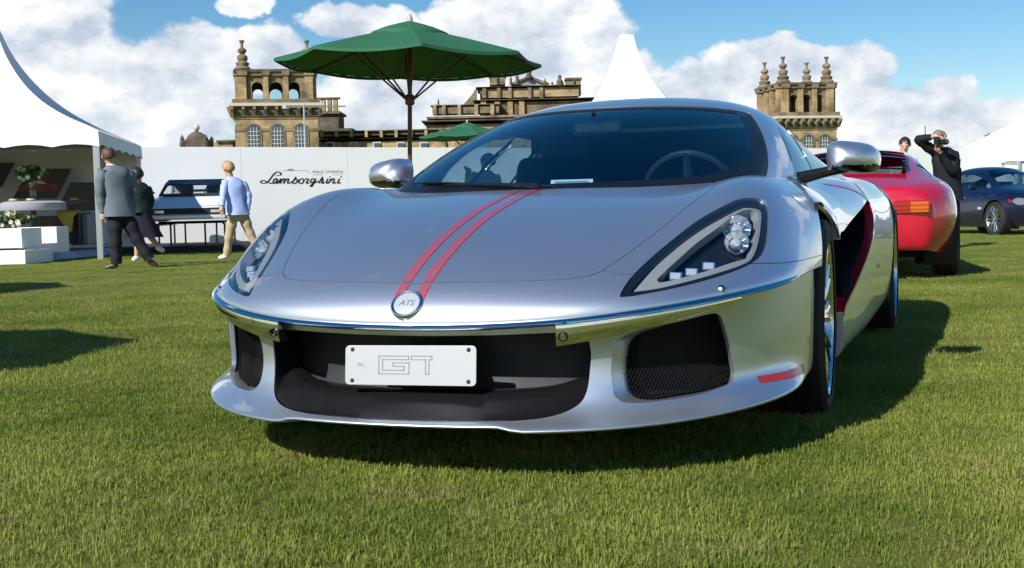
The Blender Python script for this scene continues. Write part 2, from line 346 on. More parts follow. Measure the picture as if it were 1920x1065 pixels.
def inside(p, poly):
    x, y = p[:, 0], p[:, 1]; r = np.zeros(len(p), bool); q = np.roll(poly, 1, 0)
    for (x1, y1), (x0, y0) in zip(poly, q):
        c = ((y1 > y) != (y0 > y))
        if c.any(): r ^= c & (x < (x0 - x1) * (y - y1) / ((y0 - y1) if y0 != y1 else 1e-12) + x1)
    return r
def smooth_loop(pts, per=6, closed=True):
    p = np.asarray(pts, float); n = len(p); out = []
    for i in range(n if closed else n - 1):
        a, b, c, d = (p[(i - 1) % n], p[i], p[(i + 1) % n], p[(i + 2) % n]) if closed else (p[max(i - 1, 0)], p[i], p[i + 1], p[min(i + 2, n - 1)])
        for t in np.arange(per) / per:
            out.append(.5 * ((2 * b) + (-a + c) * t + (2 * a - 5 * b + 4 * c - d) * t * t + (-a + 3 * b - 3 * c + d) * t ** 3))
    if not closed: out.append(p[-1])
    return np.array(out)
def grow(S, loop, dist):
    """offset a loop drawn on a surface by `dist` metres (outwards > 0)"""
    p = np.asarray(loop, float); n = len(p); e = 1e-3
    area = .5 * np.sum(p[:, 0] * np.roll(p[:, 1], -1) - np.roll(p[:, 0], -1) * p[:, 1])
    lim = (-S.n0 if S.sym else 0, S.nu - 1 - S.n0); u = np.clip(p[:, 0], lim[0] + e, lim[1] - e); v = np.clip(p[:, 1], e, S.nv - 1 - e)
    Su = (S(u + e, v) - S(u - e, v)) / (2 * e); Sv = (S(u, v + e) - S(u, v - e)) / (2 * e)
    t = np.roll(p, -1, 0) - np.roll(p, 1, 0); T = Su * t[:, :1] + Sv * t[:, 1:]
    Nn = np.cross(Su, Sv); B = np.cross(T, Nn); B /= np.maximum(np.linalg.norm(B, axis=1, keepdims=True), 1e-9)
    B *= dist * np.sign(area)
    a = (Su * Su).sum(1); b = (Su * Sv).sum(1); c = (Sv * Sv).sum(1); d1 = (Su * B).sum(1); d2 = (Sv * B).sum(1); det = a * c - b * b
    return p + np.stack([(c * d1 - b * d2) / det, (a * d2 - b * d1) / det], 1)
def mir(loop): q = np.asarray(loop, float).copy(); q[:, 0] *= -1; return q[::-1]
def uv_from_xz(S, x, z, g):
    a = np.array(g, float)
    for _ in range(30):
        p = S(a[0], a[1]); e = 1e-4
        pu = (S(a[0] + e, a[1]) - p) / e; pv = (S(a[0], a[1] + e) - p) / e
        J = np.array([[pu[0], pv[0]], [pu[2], pv[2]]]); r = np.array([p[0] - x, p[2] - z])
        try: st = np.linalg.solve(J, r)
        except Exception: break
        a = a - np.clip(st, -.4, .4); a[0] = np.clip(a[0], -S.n0, S.nu - 1 - S.n0 - 1e-3); a[1] = np.clip(a[1], 0, S.nv - 1.002)
    return a, np.hypot(*(S(a[0], a[1])[[0, 2]] - (x, z)))
def uv_from_y(S, y, v):
    a = y / .18
    for _ in range(20):
        p = S(a, v)[1]; d = (S(a + 1e-4, v)[1] - p) / 1e-4; a -= (p - y) / d
    return a
def ribbon(name, S, line, width, material, parent, lift=.0015, sign=None):
    """thin strip lying on a surface along a line in surface coordinates"""
    p = np.asarray(line, float); X = S(p[:, 0], p[:, 1]); Nn = S.normal(p[:, 0], p[:, 1]) * (S.sign if sign is None else sign)
    T = np.gradient(X, axis=0); B = np.cross(Nn, T); B /= np.linalg.norm(B, axis=1, keepdims=True)
    w = np.asarray(width) if np.ndim(width) else np.full(len(p), width)
    a = X + Nn * lift - B * w[:, None] / 2; b = X + Nn * lift + B * w[:, None] / 2; n = len(p)
    return mesh_obj(name, list(a) + list(b), [(i, i + 1, n + i + 1, n + i) for i in range(n - 1)], material, parent, True, list(Nn) + list(Nn))
SA, SB, SG = Surf(A), Surf(Bm), Surf(G)
SA.sign = 1 if SA.normal(np.array(0.), np.array(4.))[2] > 0 else -1
SB.sign = 1 if SB.normal(np.array(0.), np.array(1.))[0] > 0 else -1
SG.sign = 1 if SG.normal(np.array(0.), np.array(2.))[2] > 0 else -1
# flank: stations along x, rows sill -> beltline (left half only)
_DX = [-.46, -.75, -1.05, -1.35, -1.6, -1.85, -2.2, -2.6, -2.95, -3.3, -3.6, -3.8]
_dyz0 = [(.88, .135), (.955, .15), (.965, .22), (.962, .34), (.955, .48), (.955, .60), (.935, .70), (.868, .775), (.75, .815)]
_dyz1 = [(.90, .135), (.985, .155), (1.0, .23), (1.012, .36), (1.02, .50), (1.02, .63), (.985, .75), (.905, .825), (.80, .845)]
_dyz2 = [(.90, .16), (1.0, .18), (1.03, .26), (1.048, .40), (1.052, .54), (1.042, .66), (1.0, .77), (.925, .84), (.84, .86)]
def _lerp(a, b, t): return [tuple(p + (q - p) * t for p, q in zip(m, n)) for m, n in zip(a, b)]
_D = []
for _x in _DX:
    t = min(1, max(0, (-.46 - _x) / 1.2)); t = t * t * (3 - 2 * t)
    row = _lerp(_dyz0, _dyz1, t)
    t2 = min(1, max(0, (-1.7 - _x) / 1.0)); t2 = t2 * t2 * (3 - 2 * t2); row = _lerp(row, _dyz2, t2)
    t3 = max(0, (-3.2 - _x) / .6)
    _D.append([(_x, y - .09 * t3 * t3, z) for y, z in row])
class Flank(Surf):
    def __init__(s, net, side):
        net = np.array(net, float); net[:, :, 1] *= side; super().__init__(net, False)
SD = {k: Flank(_D, k) for k in (1, -1)}
for k in (1, -1): SD[k].sign = 1 if SD[k].normal(np.array(3.), np.array(3.))[1] * k > 0 else -1
# ------------------------------------------------------------------ the silver sports car
M_SILVER = flake_paint('silver_metallic_paint', (.66, .705, .785), .39, .93, .8)
M_CHROME = mat('polished_metal', (.80, .80, .80), .07, 1.0)
M_SATIN = mat('satin_black_plastic', (.008, .008, .0095), .24, 0, 0, spec=.5, rough_var=.05)
M_BLACK = mat('matt_black', (.006, .006, .007), .6, rough_var=.08)
M_GLOSSBLK = mat('gloss_black', (.008, .008, .01), .06, 0, .6)
M_RUBBER = mat('tyre_rubber', (.014, .014, .014), .72, bump=.25, bump_scale=90)
M_RED = mat('red_vinyl', (.62, .014, .05), .35, 0, .5)
M_REDFILL = mat('dark_red_vinyl', (.34, .13, .18), .35, .4, .5)
M_RIM = mat('wheel_silver', (.62, .63, .66), .16, 1.0, .3)
M_SCREEN = glass_mat('windscreen_glass', (.55, .74, .84), 1.25)
M_SIDEGLASS = glass_mat('side_glass', (.68, .82, .88), 1.3)
M_QGLASS = glass_mat('quarter_glass', (.55, .68, .75), 1.0)
M_CLEAR = glass_mat('clear_lens', (.93, .95, .96), 1.0)
M_TRIM = mat('dark_leather', (.012, .014, .02), .55, bump=.15, bump_scale=180)
TH, CX0, CD0 = R(19.9), .154, 4.37
car = empty('sports_car', (CX0, CD0, 0), -(math.pi / 2 + TH), 'low silver mid-engined sports car with twin red bonnet stripes and a GT plate', 'car')
FWX, FWZ, FWR, ARCH_R = -.06, .335, .335, .378
RWX, RWZ, RWR, ARCH_R2 = -2.93, .35, .35, .40
def arch_loop(S, cx, cz, r, a0, a1, guess, n=48, close=None):
    pts, g = [], guess
    for a in np.linspace(a0, a1, n):
        uv, e = uv_from_xz(S, cx + r * math.cos(a), cz + r * math.sin(a), g)
        if e < 2e-3: pts.append(uv); g = uv
    return np.array(pts)
# --- outlines on the front clip (surface coordinates)
HOOD_R = [(0, 2.75), (.6, 2.78), (1.33, 2.755), (2.0, 2.69), (2.33, 2.69), (2.56, 2.80), (2.78, 3.10), (3.27, 3.71), (3.95, 4.36), (4.75, 4.86), (5.25, 5.30), (5.45, 5.99)]
_h = smooth_loop(HOOD_R, 6, False)
HOOD = np.vstack([_h, [(x, 5.99) for x in np.linspace(5.2, -5.2, 40)], mir(_h[1:])])
HL_R = smooth_loop([(2.88, 1.62), (3.05, 2.45), (3.35, 3.1), (3.72, 3.54), (4.15, 3.84), (4.66, 3.97), (5.25, 4.01), (5.5, 3.97), (5.80, 3.82), (5.90, 3.57), (5.72, 3.09), (5.52, 2.56), (5.33, 2.23), (5.01, 2.0), (4.52, 1.81), (3.83, 1.60), (3.24, 1.49), (2.95, 1.48)], 5)
ARCH_A = arch_loop(SA, FWX, FWZ, ARCH_R, R(28), R(152), (8.0, .6), 60)
ARCH_A = np.vstack([ARCH_A, [(ARCH_A[-1, 0] + .1, -1), (ARCH_A[0, 0] - .02, -1)]])
SEAM = smooth_loop([(2.62, 2.9), (2.95, 2.62), (3.6, 2.35), (5.01, 2.02), (5.77, 1.68), (6.5, 1.38), (7.06, 1.2), (8.2, .93), (9, .8)], 6, False)
def seam(off): s = SEAM.copy(); s[:, 1] += off; return s
hood_cut = grow(SA, HOOD, .0028); hl_cut = grow(SA, HL_R, .001)
hl_cut_l = mir(hl_cut)
_base = [(x, 0) for x in np.linspace(-9, 9, 150)]
_nose = np.vstack([_base, seam(-.022)[::-1], [(1.2, 3.2), (-1.2, 3.2)], mir(seam(-.022)[::-1])])
panel('nose_panel', SA, _nose, [hood_cut, hl_cut, hl_cut_l, ARCH_A, mir(ARCH_A)], .12, .1, M_SILVER, car)
_wing = np.vstack([seam(.022), [(9.6, .6), (10.2, 1.2), (10.6, 2.4)], [(11, 3.2), (11, 5.99)], [(x, 5.99) for x in np.linspace(10.8, 5.0, 40)], [(3.5, 5.0), (2.5, 3.4)]])
for k, lp in ((1, _wing), (-1, mir(_wing))):
    panel('front_wing', SA, lp, [hood_cut, hl_cut if k > 0 else hl_cut_l, ARCH_A if k > 0 else mir(ARCH_A)], .11, .1, M_SILVER, car)
bonnet = panel('bonnet', SA, HOOD, [], .12, .1, M_SILVER, car)
# --- stripes
def stripe(y0, v0, v1, w, material, parent):
    v = np.linspace(v0, v1, 60); u = [uv_from_y(SA, y0, t) for t in v]
    return ribbon('stripe', SA, np.stack([u, v], 1), w, material, parent, .0012 if material is M_REDFILL else .0016)
for yc in (-.031, .031):
    for (v0, v1) in ((2.02, 2.70), (2.80, 5.97)):
        stripe(yc, v0, v1, .0195, M_REDFILL, bonnet)
        for e in (-1, 1): stripe(yc + e * .0108, v0, v1, .004, M_RED, bonnet)
# --- badge
def frame_at(S, u, v):
    p = S(u, v); n = S.normal(np.array(float(u)), np.array(float(v))) * S.sign; e = 1e-3
    up = S(u, v + e) - S(u, v - e); up -= n * (up @ n); up /= np.linalg.norm(up); rt = np.cross(up, n)
    return Vector(p), Vector(n), Vector(rt), Vector(up)
p, n, rt, up = frame_at(SA, 0, 1.80)
def local_to(o, p, x, y, z): o.matrix_local = Matrix(((x[0], y[0], z[0], p[0]), (x[1], y[1], z[1], p[1]), (x[2], y[2], z[2], p[2]), (0, 0, 0, 1))); return o
M_ENAMEL = mat('badge_enamel', (.62, .64, .67), .3, .5, 1.0)
bd = MB().lathe([(.0, .002), (.036, .002), (.037, .005), (.041, .007), (.044, .005), (.046, 0), (.046, -.02)], 40).build('badge', M_CHROME, car, True); local_to(bd, p, rt, up, n)
bf = MB().lathe([(.0, .006), (.02, .0055), (.0355, .0035)], 40).build('badge_face', M_ENAMEL, bd, True)
tm = text_mesh('ATS', .025, .0008, .25, .95); tm.materials.append(mat('badge_relief', (.45, .46, .49), .3, .8))
to = bpy.data.objects.new('badge_lettering', tm); COL.objects.link(to); to.parent = bd; to.location = (0, -.0085, .0062)
# --- blade across the nose
def blade():
    us = np.linspace(-6.6, 6.6, 160); prof = [(-.012, .012), (.004, .0095), (.013, .0045), (.0155, 0), (.012, -.004), (.002, -.0085), (-.02, -.009)]
    vs, fs = [], []; k = len(prof)
    for u in us:
        P = SA(u, 0.); T = SA(u + 1e-3, 0.) - SA(u - 1e-3, 0.); n = np.array([T[1], -T[0], 0]); n /= np.linalg.norm(n)
        if n[0] < 0: n = -n
        s = min(1, ((6.6 - abs(u)) / 1.4)) ** .6
        for a, b in prof: vs.append(P + n * (a * s) + np.array([0, 0, b * (.25 + .75 * s)]))
    for i in range(len(us) - 1):
        for j in range(k - 1): fs.append((i * k + j, i * k + j + 1, (i + 1) * k + j + 1, (i + 1) * k + j))
    return MB().add(vs, fs).build('chrome_blade', M_CHROME, car, True, 60)
blade_o = blade()
def blade_wing(side):
    us = np.linspace(2.02, 4.75, 40); vs, fs = [], []; k = 6
    for u in us:
        P = SA(side * u, 0.); T = SA(side * u + 1e-3, 0.) - SA(side * u - 1e-3, 0.); n = np.array([T[1], -T[0], 0]); n /= np.linalg.norm(n)
        if n[0] < 0: n = -n
        t = (u - 2.02) / 2.73; hgt = .043 * (1 - t) ** .9 + .005
        for a, b in ((.009, -.003), (.0105, -.010), (.009, -.012 - hgt * .55), (.004, -.012 - hgt), (-.004, -.012 - hgt - .002), (-.03, -.012 - hgt * .9)): vs.append(P + n * a + np.array([0, 0, b]))
    for i in range(len(us) - 1):
        for j in range(k - 1): fs.append((i * k + j, i * k + j + 1, (i + 1) * k + j + 1, (i + 1) * k + j))
    fs.append(tuple(range(k)))
    o = MB().add(vs, fs).build('blade_wing', M_CHROME, blade_o, True, 50)
    P = SA(side * 2.12, 0.)
    MB().lathe([(.0, -.02), (.007, -.02), (.008, .0), (.012, .003), (.013, .0), (.013, -.02)], 20, axis='X').build('tow_eye', M_SATIN, blade_o, True).location = (P[0] + .012, P[1], P[2] - .036)
for s in (1, -1): blade_wing(s)
# --- front bumper
GR = smooth_loop([(0, .30), (1.0, .28), (1.9, .30), (2.28, .42), (2.38, 1.1), (2.37, 1.8), (2.31, 2.6), (2.17, 3.14), (1.85, 3.64), (1.4, 3.90), (.6, 4.02), (0, 4.04)], 6, False)
GRILLE = np.vstack([GR, mir(GR[1:-1])])
INT_R = smooth_loop([(2.72, 1.0), (2.86, .72), (3.2, .56), (3.8, .46), (4.22, .40), (4.38, .50), (4.45, .75), (4.57, 1.5), (4.66, 2.4), (4.66, 2.8), (4.54, 3.08), (4.3, 3.2), (3.83, 3.3), (3.39, 3.28), (2.88, 3.2), (2.70, 2.9), (2.66, 2.4), (2.66, 1.7)], 5)
ARCH_B = arch_loop(SB, FWX, FWZ, ARCH_R, R(40), R(-34), (7.9, .2), 50)
ARCH_B = np.vstack([[(9, -1), (ARCH_B[0, 0], -.5)], ARCH_B, [(ARCH_B[-1, 0], 8), (9, 8)]])
panel('front_bumper', SB, [(x, 0.) for x in np.linspace(-8, 8, 120)] + [(8, v) for v in np.linspace(.2, 6.8, 30)] + [(x, 6.99) for x in np.linspace(8, -8, 120)] + [(-8, v) for v in np.linspace(6.8, .2, 30)],
      [GRILLE, INT_R, mir(INT_R), ARCH_B, mir(ARCH_B)], .13, .11, M_SILVER, car, .014,
      disp=lambda u, v: np.stack([0 * u, 0 * u, .013 * np.clip((1.62 - np.abs(u + .12)) / .22, 0, 1) * np.clip((v - 4.35) / .4, 0, 1)], -1))
def tunnel(name, S, loop, layers, material, parent):
    P = S(loop[:, 0], loop[:, 1]); n = len(P); vs, fs = [], []; c = P.mean(0)
    for L_ in layers: vs += [L_(q, c) for q in P]
    for i in range(len(layers) - 1):
        for j in range(n): fs.append((i * n + j, i * n + (j + 1) % n, (i + 1) * n + (j + 1) % n, (i + 1) * n + j))
    return MB().add(vs, fs).build(name, material, parent, True, 70)
gi = grow(SB, GRILLE, -.003)
def _bowl(d, up, ins):
    def fn(q, c):
        w = max(0, min(1, (.30 - q[2]) / .10)); w = w * w * (3 - 2 * w)
        return (q[0] - d, c[1] + (q[1] - c[1]) * (1 - ins), q[2] + up * w)
    return fn
grille = tunnel('grille_surround', SB, gi, [_bowl(.004, 0, 0), _bowl(.012, .004, .006), _bowl(.03, .016, .012), _bowl(.055, .038, .02), _bowl(.075, .056, .03), _bowl(.085, .060, .034), _bowl(.14, .062, .04)], M_SATIN, car)
panel('grille_backing', SB, grow(SB, GRILLE, .02), [], .3, .3, M_BLACK, grille, 0, shift=(-.13, 0, 0))
for z in ():
    MB().tube([(1.14 - .42 * y * y, y, z) for y in np.linspace(-.42, .42, 15)], .004, 6).build('grille_bar', M_BLACK, grille, True)
for k in (1, -1):
    lp = grow(SB, INT_R, -.003); lp = lp if k > 0 else mir(lp)
    lip = lambda d, w: (lambda q, c: (q[0] - d, q[1] + k * w * max(0, min(1, (k * (c[1] - q[1]) - .005) / .07)), q[2]))
    it = tunnel('intake_lip', SB, grow(SB, lp, .003), [lip(0, 0), lip(.008, .004), lip(.025, .014), lip(.045, .022), lip(.062, .026)], M_SILVER, car)
    tunnel('intake_surround', SB, lp, [lip(.060, .024), lip(.14, .03)], M_SATIN, it)
    panel('intake_backing', SB, lp, [], .3, .3, M_BLACK, it, 0, shift=(-.13, 0, 0))
    # diagonal wire mesh
    W = MB(); lo, hi = lp.min(0), lp.max(0)
    for fam in (1, -1):
        for c in np.arange(lo[0] - 2.0, hi[0] + 2.0, .055):
            t = np.linspace(lo[1], hi[1], 50); u = c + fam * (t - lo[1]) * .24
            ok = inside(np.stack([u, t], 1), lp); run = []
            for a in range(51):
                if a < 50 and ok[a]: run.append(a)
                else:
                    if len(run) > 2:
                        X = SB(u[run], t[run]); X = X + np.array([-.045 - .0015 * fam, 0, 0]); W.tube([X[0], X[len(X) // 2], X[-1]], .0010, 4, False)
                    run = []
    W.build('wire_mesh', mat('mesh_black', (.004, .004, .005), .6, spec=.15), it)
# red flash low on the bumper sides
for k in (1, -1):
    line = [(k * (5.15 + 1.85 * t), 3.31 + .80 * t) for t in np.linspace(0, 1, 20)]
    ribbon('red_flash', SB, line, .022 + .004 * np.linspace(0, 1, 20), mat('red_reflector', (.36, .02, .015), .3, 0, .4), car, .0015)
# --- headlights

BAND = smooth_loop([(3.037, 1.826), (3.350, 2.787), (3.708, 3.315), (4.119, 3.621), (4.602, 3.758), (5.159, 3.809), (5.389, 3.768), (5.670, 3.611), (5.732, 3.446), (5.563, 3.071), (5.353, 2.555), (5.165, 2.218), (4.948, 2.114), (4.405, 2.003), (3.841, 1.868), (3.412, 1.766), (3.081, 1.785)], 4)
INNER = smooth_loop([(3.470, 2.300), (3.684, 2.757), (4.075, 3.236), (4.541, 3.486), (5.046, 3.659), (5.343, 3.667), (5.528, 3.570), (5.539, 3.406), (5.365, 3.046), (5.181, 2.624), (5.066, 2.412), (4.621, 2.395), (4.025, 2.301), (3.533, 2.218)], 4)
M_DRL = mat('daylight_strip', (.30, .315, .33), .4, .2, .2)
M_REFLECTOR = mat('lamp_reflector', (.88, .88, .88), .08, 1.0)
M_LAMP = mat('lamp_glass_bulb', (.75, .78, .8), .05, .6, 1.0)
for k in (1, -1):
    f_ = (lambda l: l) if k > 0 else mir
    hl = panel('headlight', SA, f_(HL_R), [f_(BAND)], .12, .12, M_GLOSSBLK, car, .03, lift=-.006)
    panel('light_strip', SA, f_(grow(SA, BAND, -.003)), [f_(grow(SA, INNER, .006))], .12, .12, M_DRL, hl, .03, lift=-.012)
    panel('lamp_housing', SA, f_(grow(SA, INNER, .016)), [], .12, .12, M_GLOSSBLK, hl, 0, lift=-.052)
    panel('lens_cover', SA, f_(grow(SA, HL_R, -.0015)), [], .12, .12, M_CLEAR, hl, 0, lift=-.001)
    for (u, v, r) in ((5.06, 3.44, .040), (4.98, 3.06, .034)):
        p, n, rt, up = frame_at(SA, k * u, v); d = (n * .5 + Vector((1, 0, 0)) * .9).normalized(); x = d.orthogonal().normalized(); y = d.cross(x)
        o = MB().lathe([(.0, -.012), (r * .55, -.010), (r * .8, .004), (r, .018), (r * 1.06, .018), (r * 1.06, -.02)], 10).build('projector', M_REFLECTOR, hl, False); local_to(o, p - n * .040, x, y, d)
        local_to(MB().lathe([(.0, .012), (r * .3, .010), (r * .5, .0), (r * .55, -.012)], 16).build('projector_lens', M_LAMP, hl, True), p - n * .040, x, y, d)
    for (u, v) in ((3.74, 2.56), (4.01, 2.57), (4.32, 2.62)):
        p, n, rt, up = frame_at(SA, k * u, v); d = (n * .5 + Vector((1, 0, 0))).normalized(); x = Vector((0, 1, 0)); x = (x - d * x.dot(d)).normalized(); y = d.cross(x)
        o = MB().box((-.017, -.012, -.03), (.017, .012, .004)).build('lamp_block', M_REFLECTOR, hl, bevel=.002); local_to(o, p - n * .032, x, y, d)
        local_to(MB().box((-.013, -.008, .0045), (.013, .008, .006)).build('lamp_face', M_LAMP, hl), p - n * .032, x, y, d)
# washer caps
for k in (1, -1):
    p, n, rt, up = frame_at(SA, k * 4.45, .945); o = MB().lathe([(.0, .006), (.008, .005), (.0125, .0), (.0125, -.004)], 16).build('washer_cap', M_CHROME, car, True); local_to(o, p, rt, up, n)
# --- number plate with embossed outline lettering
M_PLATE = mat('brushed_plate', (.43, .445, .46), .36, .3, var=.06, var_scale=40, stretch=(1, 30, 1))
M_ENGRAVE = mat('plate_engraving', (.24, .25, .27), .5)
plate = MB()
W2, H2 = .186, .052; rr = .012; poly = []
for cx, cy, a0 in ((W2 - rr, H2 - rr, 0), (-W2 + rr, H2 - rr, 90), (-W2 + rr, -H2 + rr, 180), (W2 - rr, -H2 + rr, 270)):
    for a in range(0, 91, 15): poly.append((cx + rr * math.cos(R(a0 + a)), cy + rr * math.sin(R(a0 + a))))
plate.prism(poly, .004, ax=((0, 1, 0), (0, 0, 1)), n=(1, 0, 0))
pl = plate.build('number_plate', M_PLATE, car, bevel=.0008); pl.location = (1.262, .004, .320); pl.rotation_euler = (R(.6), R(-7), R(1.2))
MB().box((-.06, -.13, -.045), (-.002, .13, .045)).build('plate_bracket', M_BLACK, pl)
for sx in (-1, 1):
    for sz in (-1, 1): MB().lathe([(0, .0062), (.004, .006), (.006, .004)], 12, (0, sx * .165, sz * .041), 'X').build('screw', M_BLACK, pl, True)
# lettering G T drawn as outline strokes
def stroke2d(name, pts, w, material, parent, x=.0046):
    m = MB()
    for (a, b), (c, d) in zip(pts[:-1], pts[1:]):
        L_ = math.hypot(c - a, d - b); nx, ny = -(d - b) / L_ * w / 2, (c - a) / L_ * w / 2; ex, ey = (c - a) / L_ * w / 2, (d - b) / L_ * w / 2
        m.prism([(a - ex + nx, b - ey + ny), (a - ex - nx, b - ey - ny), (c + ex - nx, d + ey - ny), (c + ex + nx, d + ey + ny)], .0006, (x, 0, 0), ((0, 1, 0), (0, 0, 1)), (1, 0, 0))
    return m.build(name, material, parent)
gy, gz, gs = -.088, -.022, .052
Gp = [(0, 0), (0, 1), (1.78, 1), (1.78, .80), (.22, .80), (.22, .2), (1.5, .2), (1.5, .42), (.85, .42), (.85, .62), (1.8, .62), (1.8, 0), (0, 0)]
Tp = [(1.95, 1), (3.15, 1), (3.15, .80), (2.98, .80), (2.98, 0), (2.78, 0), (2.78, .80), (1.95, .80), (1.95, 1)]
for q in (Gp, Tp): stroke2d('plate_letter', [(gy + a * gs * .92, gz + b * gs * .9) for a, b in q], .0022, M_ENGRAVE, pl)
MB().lathe([(0, .0048), (.0135, .0048), (.014, .004)], 24, (0, -.142, .0), 'X').build('plate_emblem', mat('plate_emblem_metal', (.55, .57, .6), .3, .6), pl, True)
stroke2d('emblem_mark', [(-.150, -.003), (-.146, .006), (-.142, -.003), (-.138, .006), (-.134, -.003)], .002, M_ENGRAVE, pl, .005)
# --- greenhouse
def edge_v(u): return 2.62 + .03 * u * u
WS = [(x, .05) for x in np.linspace(-5.05, 5.05, 60)] + [(5.05 - .3 * t - 1.25 * min(1, t * 1.0), .05 + 2.95 * t) for t in np.linspace(0.02, 1, 40)]
_top = [(u, edge_v(u)) for u in np.linspace(3.45, -3.45, 50)]
WS = np.array([(x, .04) for x in np.linspace(-5.3, 5.3, 60)] + [(5.3 - 1.85 * t, .04 + 2.93 * t) for t in np.linspace(.03, .97, 40)] + _top + [(-(5.3 - 1.85 * t), .04 + 2.93 * t) for t in np.linspace(.97, .03, 40)])
GL = grow(SG, WS, -.058)
screen = panel('windscreen', SG, WS, [], .18, .12, M_SCREEN, car, 0, lift=-.004)
panel('screen_border', SG, grow(SG, WS, .001), [GL], .18, .12, mat('screen_frit', (.006, .006, .008), .35, spec=.35), screen, .004, lift=-.0025)
SWL = smooth_loop([(6.86, 1.35), (6.3, 1.62), (5.35, 2.1), (4.75, 3.2), (4.62, 4.25), (5.3, 4.3), (6.0, 3.9), (6.86, 3.4)], 6)
BPL = np.array([(4.62, 4.3), (4.55, 5.0), (5.2, 5.4), (6.9, 5.4), (6.9, 3.45), (6.0, 3.95), (5.3, 4.35)])
ws_cut = grow(SG, WS, .0035)
roof_out = [(-6.95, .02)] + [(x, .02) for x in np.linspace(-6.9, 6.9, 60)] + [(6.95, v) for v in np.linspace(.1, 7.9, 40)] + [(x, 7.95) for x in np.linspace(6.9, -6.9, 60)] + [(-6.95, v) for v in np.linspace(7.9, .1, 40)]
RW = np.array([(-3.2, 5.6), (3.2, 5.6), (3.4, 7.2), (-3.4, 7.2)])
panel('roof', SG, roof_out, [ws_cut, grow(SG, SWL, .002), mir(grow(SG, SWL, .002)), grow(SG, BPL, .001), mir(grow(SG, BPL, .001)), RW], .15, .12, M_SILVER, car, .02)
panel('rear_screen', SG, RW, [], .3, .2, M_GLOSSBLK, car, 0, lift=-.004)
for k in (1, -1):
    f_ = (lambda l: l) if k > 0 else mir
    sw = panel('side_window', SG, f_(SWL), [], .15, .12, M_SIDEGLASS, car, 0, lift=-.004)
    panel('window_seal', SG, f_(grow(SG, SWL, .0015)), [f_(grow(SG, SWL, -.012))], .15, .12, M_GLOSSBLK, sw, .004, lift=-.0018)
    panel('quarter_window', SG, f_(BPL), [], .15, .12, M_QGLASS, car, 0, lift=-.004); panel('quarter_frame', SG, f_(BPL), [f_(grow(SG, BPL, -.02))], .15, .12, M_GLOSSBLK, car, .006, lift=-.002)
    ribbon('pillar_stripe', SG, [(k * (6.75 - 1.95 * t), 1.28 + 1.75 * t + .2 * t * t) for t in np.linspace(0, 1, 24)], .007, M_RED, car)
# wipers
MB().tube([(.30, .05, .800), (.20, -.2, .812), (.08, -.47, .822)], [.009, .007, .005], 8).build('wiper', M_SATIN, car, True)
MB().tube([(.27, .10, .797), (.12, -.42, .828), (.05, -.52, .828)], .0035, 6).build('wiper', M_SATIN, car, True)
panel('cowl_panel', SG, [(x, 0) for x in np.linspace(-5.5, 5.5, 50)] + [(x, .06) for x in np.linspace(5.5, -5.5, 50)], [], .3, .03, M_SATIN, car, 0, lift=-.02)
# --- interior
dash = MB()
def dash_row(x, y, z): return (x, y, z)
rows = [[(.20 - .55 * (y / .66) ** 2, y, .765 + .01 * (y / .66) ** 2) for y in np.linspace(-.66, .66, 13)],
        [(-.08 - .40 * (y / .66) ** 2, y, .785) for y in np.linspace(-.66, .66, 13)],
        [(-.36 - .22 * (y / .66) ** 2, y, .775 + (.035 if abs(y - .36) < .16 else 0)) for y in np.linspace(-.66, .66, 13)],
        [(-.44 - .18 * (y / .66) ** 2, y, .70) for y in np.linspace(-.66, .66, 13)], [(-.42, y, .40) for y in np.linspace(-.66, .66, 13)]]
dash.add([p for r in rows for p in r], [(i * 13 + j, i * 13 + j + 1, (i + 1) * 13 + j + 1, (i + 1) * 13 + j) for i in range(4) for j in range(12)])
dash.build('dashboard', M_TRIM, car, True, 60)
sw = MB(); cw = Vector((-.62, .37, .765)); ax = Vector((-.90, 0, .42)).normalized(); xa = Vector((0, 1, 0)); ya = ax.cross(xa)
sw.tube([cw + (xa * math.cos(a) + ya * math.sin(a)) * .178 for a in np.linspace(0, 2 * math.pi, 41)], .014, 8, False)
for a in (R(0), R(180), R(-90)): sw.tube([cw - ax * .02, cw + (xa * math.cos(a) + ya * math.sin(a)) * .17], [.03, .012], 8)
sw.lathe([(0, .0), (.05, .0), (.05, -.03)], 16, tuple(cw))
sw.tube([cw, cw - ax * .25], .03, 8)
sw.build('steering_wheel', mat('wheel_leather', (.03, .032, .04), .35), car, True)
for y in (-.37, .37):
    st = MB(); prof = [(-.62, .30), (-1.05, .28), (-1.18, .34), (-1.36, .80), (-1.40, .95), (-1.35, .98), (-1.28, .93), (-1.12, .50), (-1.02, .42), (-.64, .42)]
    st.prism(prof, .46, (0, y - .23, 0)); o = st.build('seat', M_TRIM, car, True, 40, bevel=.03)
    MB().box((-1.41, y - .12, .94), (-1.33, y + .12, 1.06)).build('headrest', M_TRIM, o, True, bevel=.025)
MB().box((-.75, -.09, .30), (-.40, .09, .62)).build('centre_console', M_TRIM, car, bevel=.02)
MB().box((-1.75, -.62, .25), (-1.68, .62, 1.02)).build('bulkhead', M_BLACK, car)
mrr = MB().box((-.02, -.10, -.028), (.015, .10, .028)).build('rear_view_mirror', M_GLOSSBLK, car, bevel=.012); mrr.location = (-.60, 0, 1.045)
MB().tube([(-.60, 0, 1.06), (-.54, 0, 1.10)], .008).build('mirror_stalk', M_GLOSSBLK, mrr, True).matrix_parent_inverse = Matrix.Translation((.60, 0, -1.045))
card = MB().box((-.002, -.075, 0), (.002, .075, .052)).build('dash_card', mat('white_card', (.8, .8, .8), .6), car); card.location = (.045, .08, .785); card.rotation_euler = (0, R(-42), R(8))
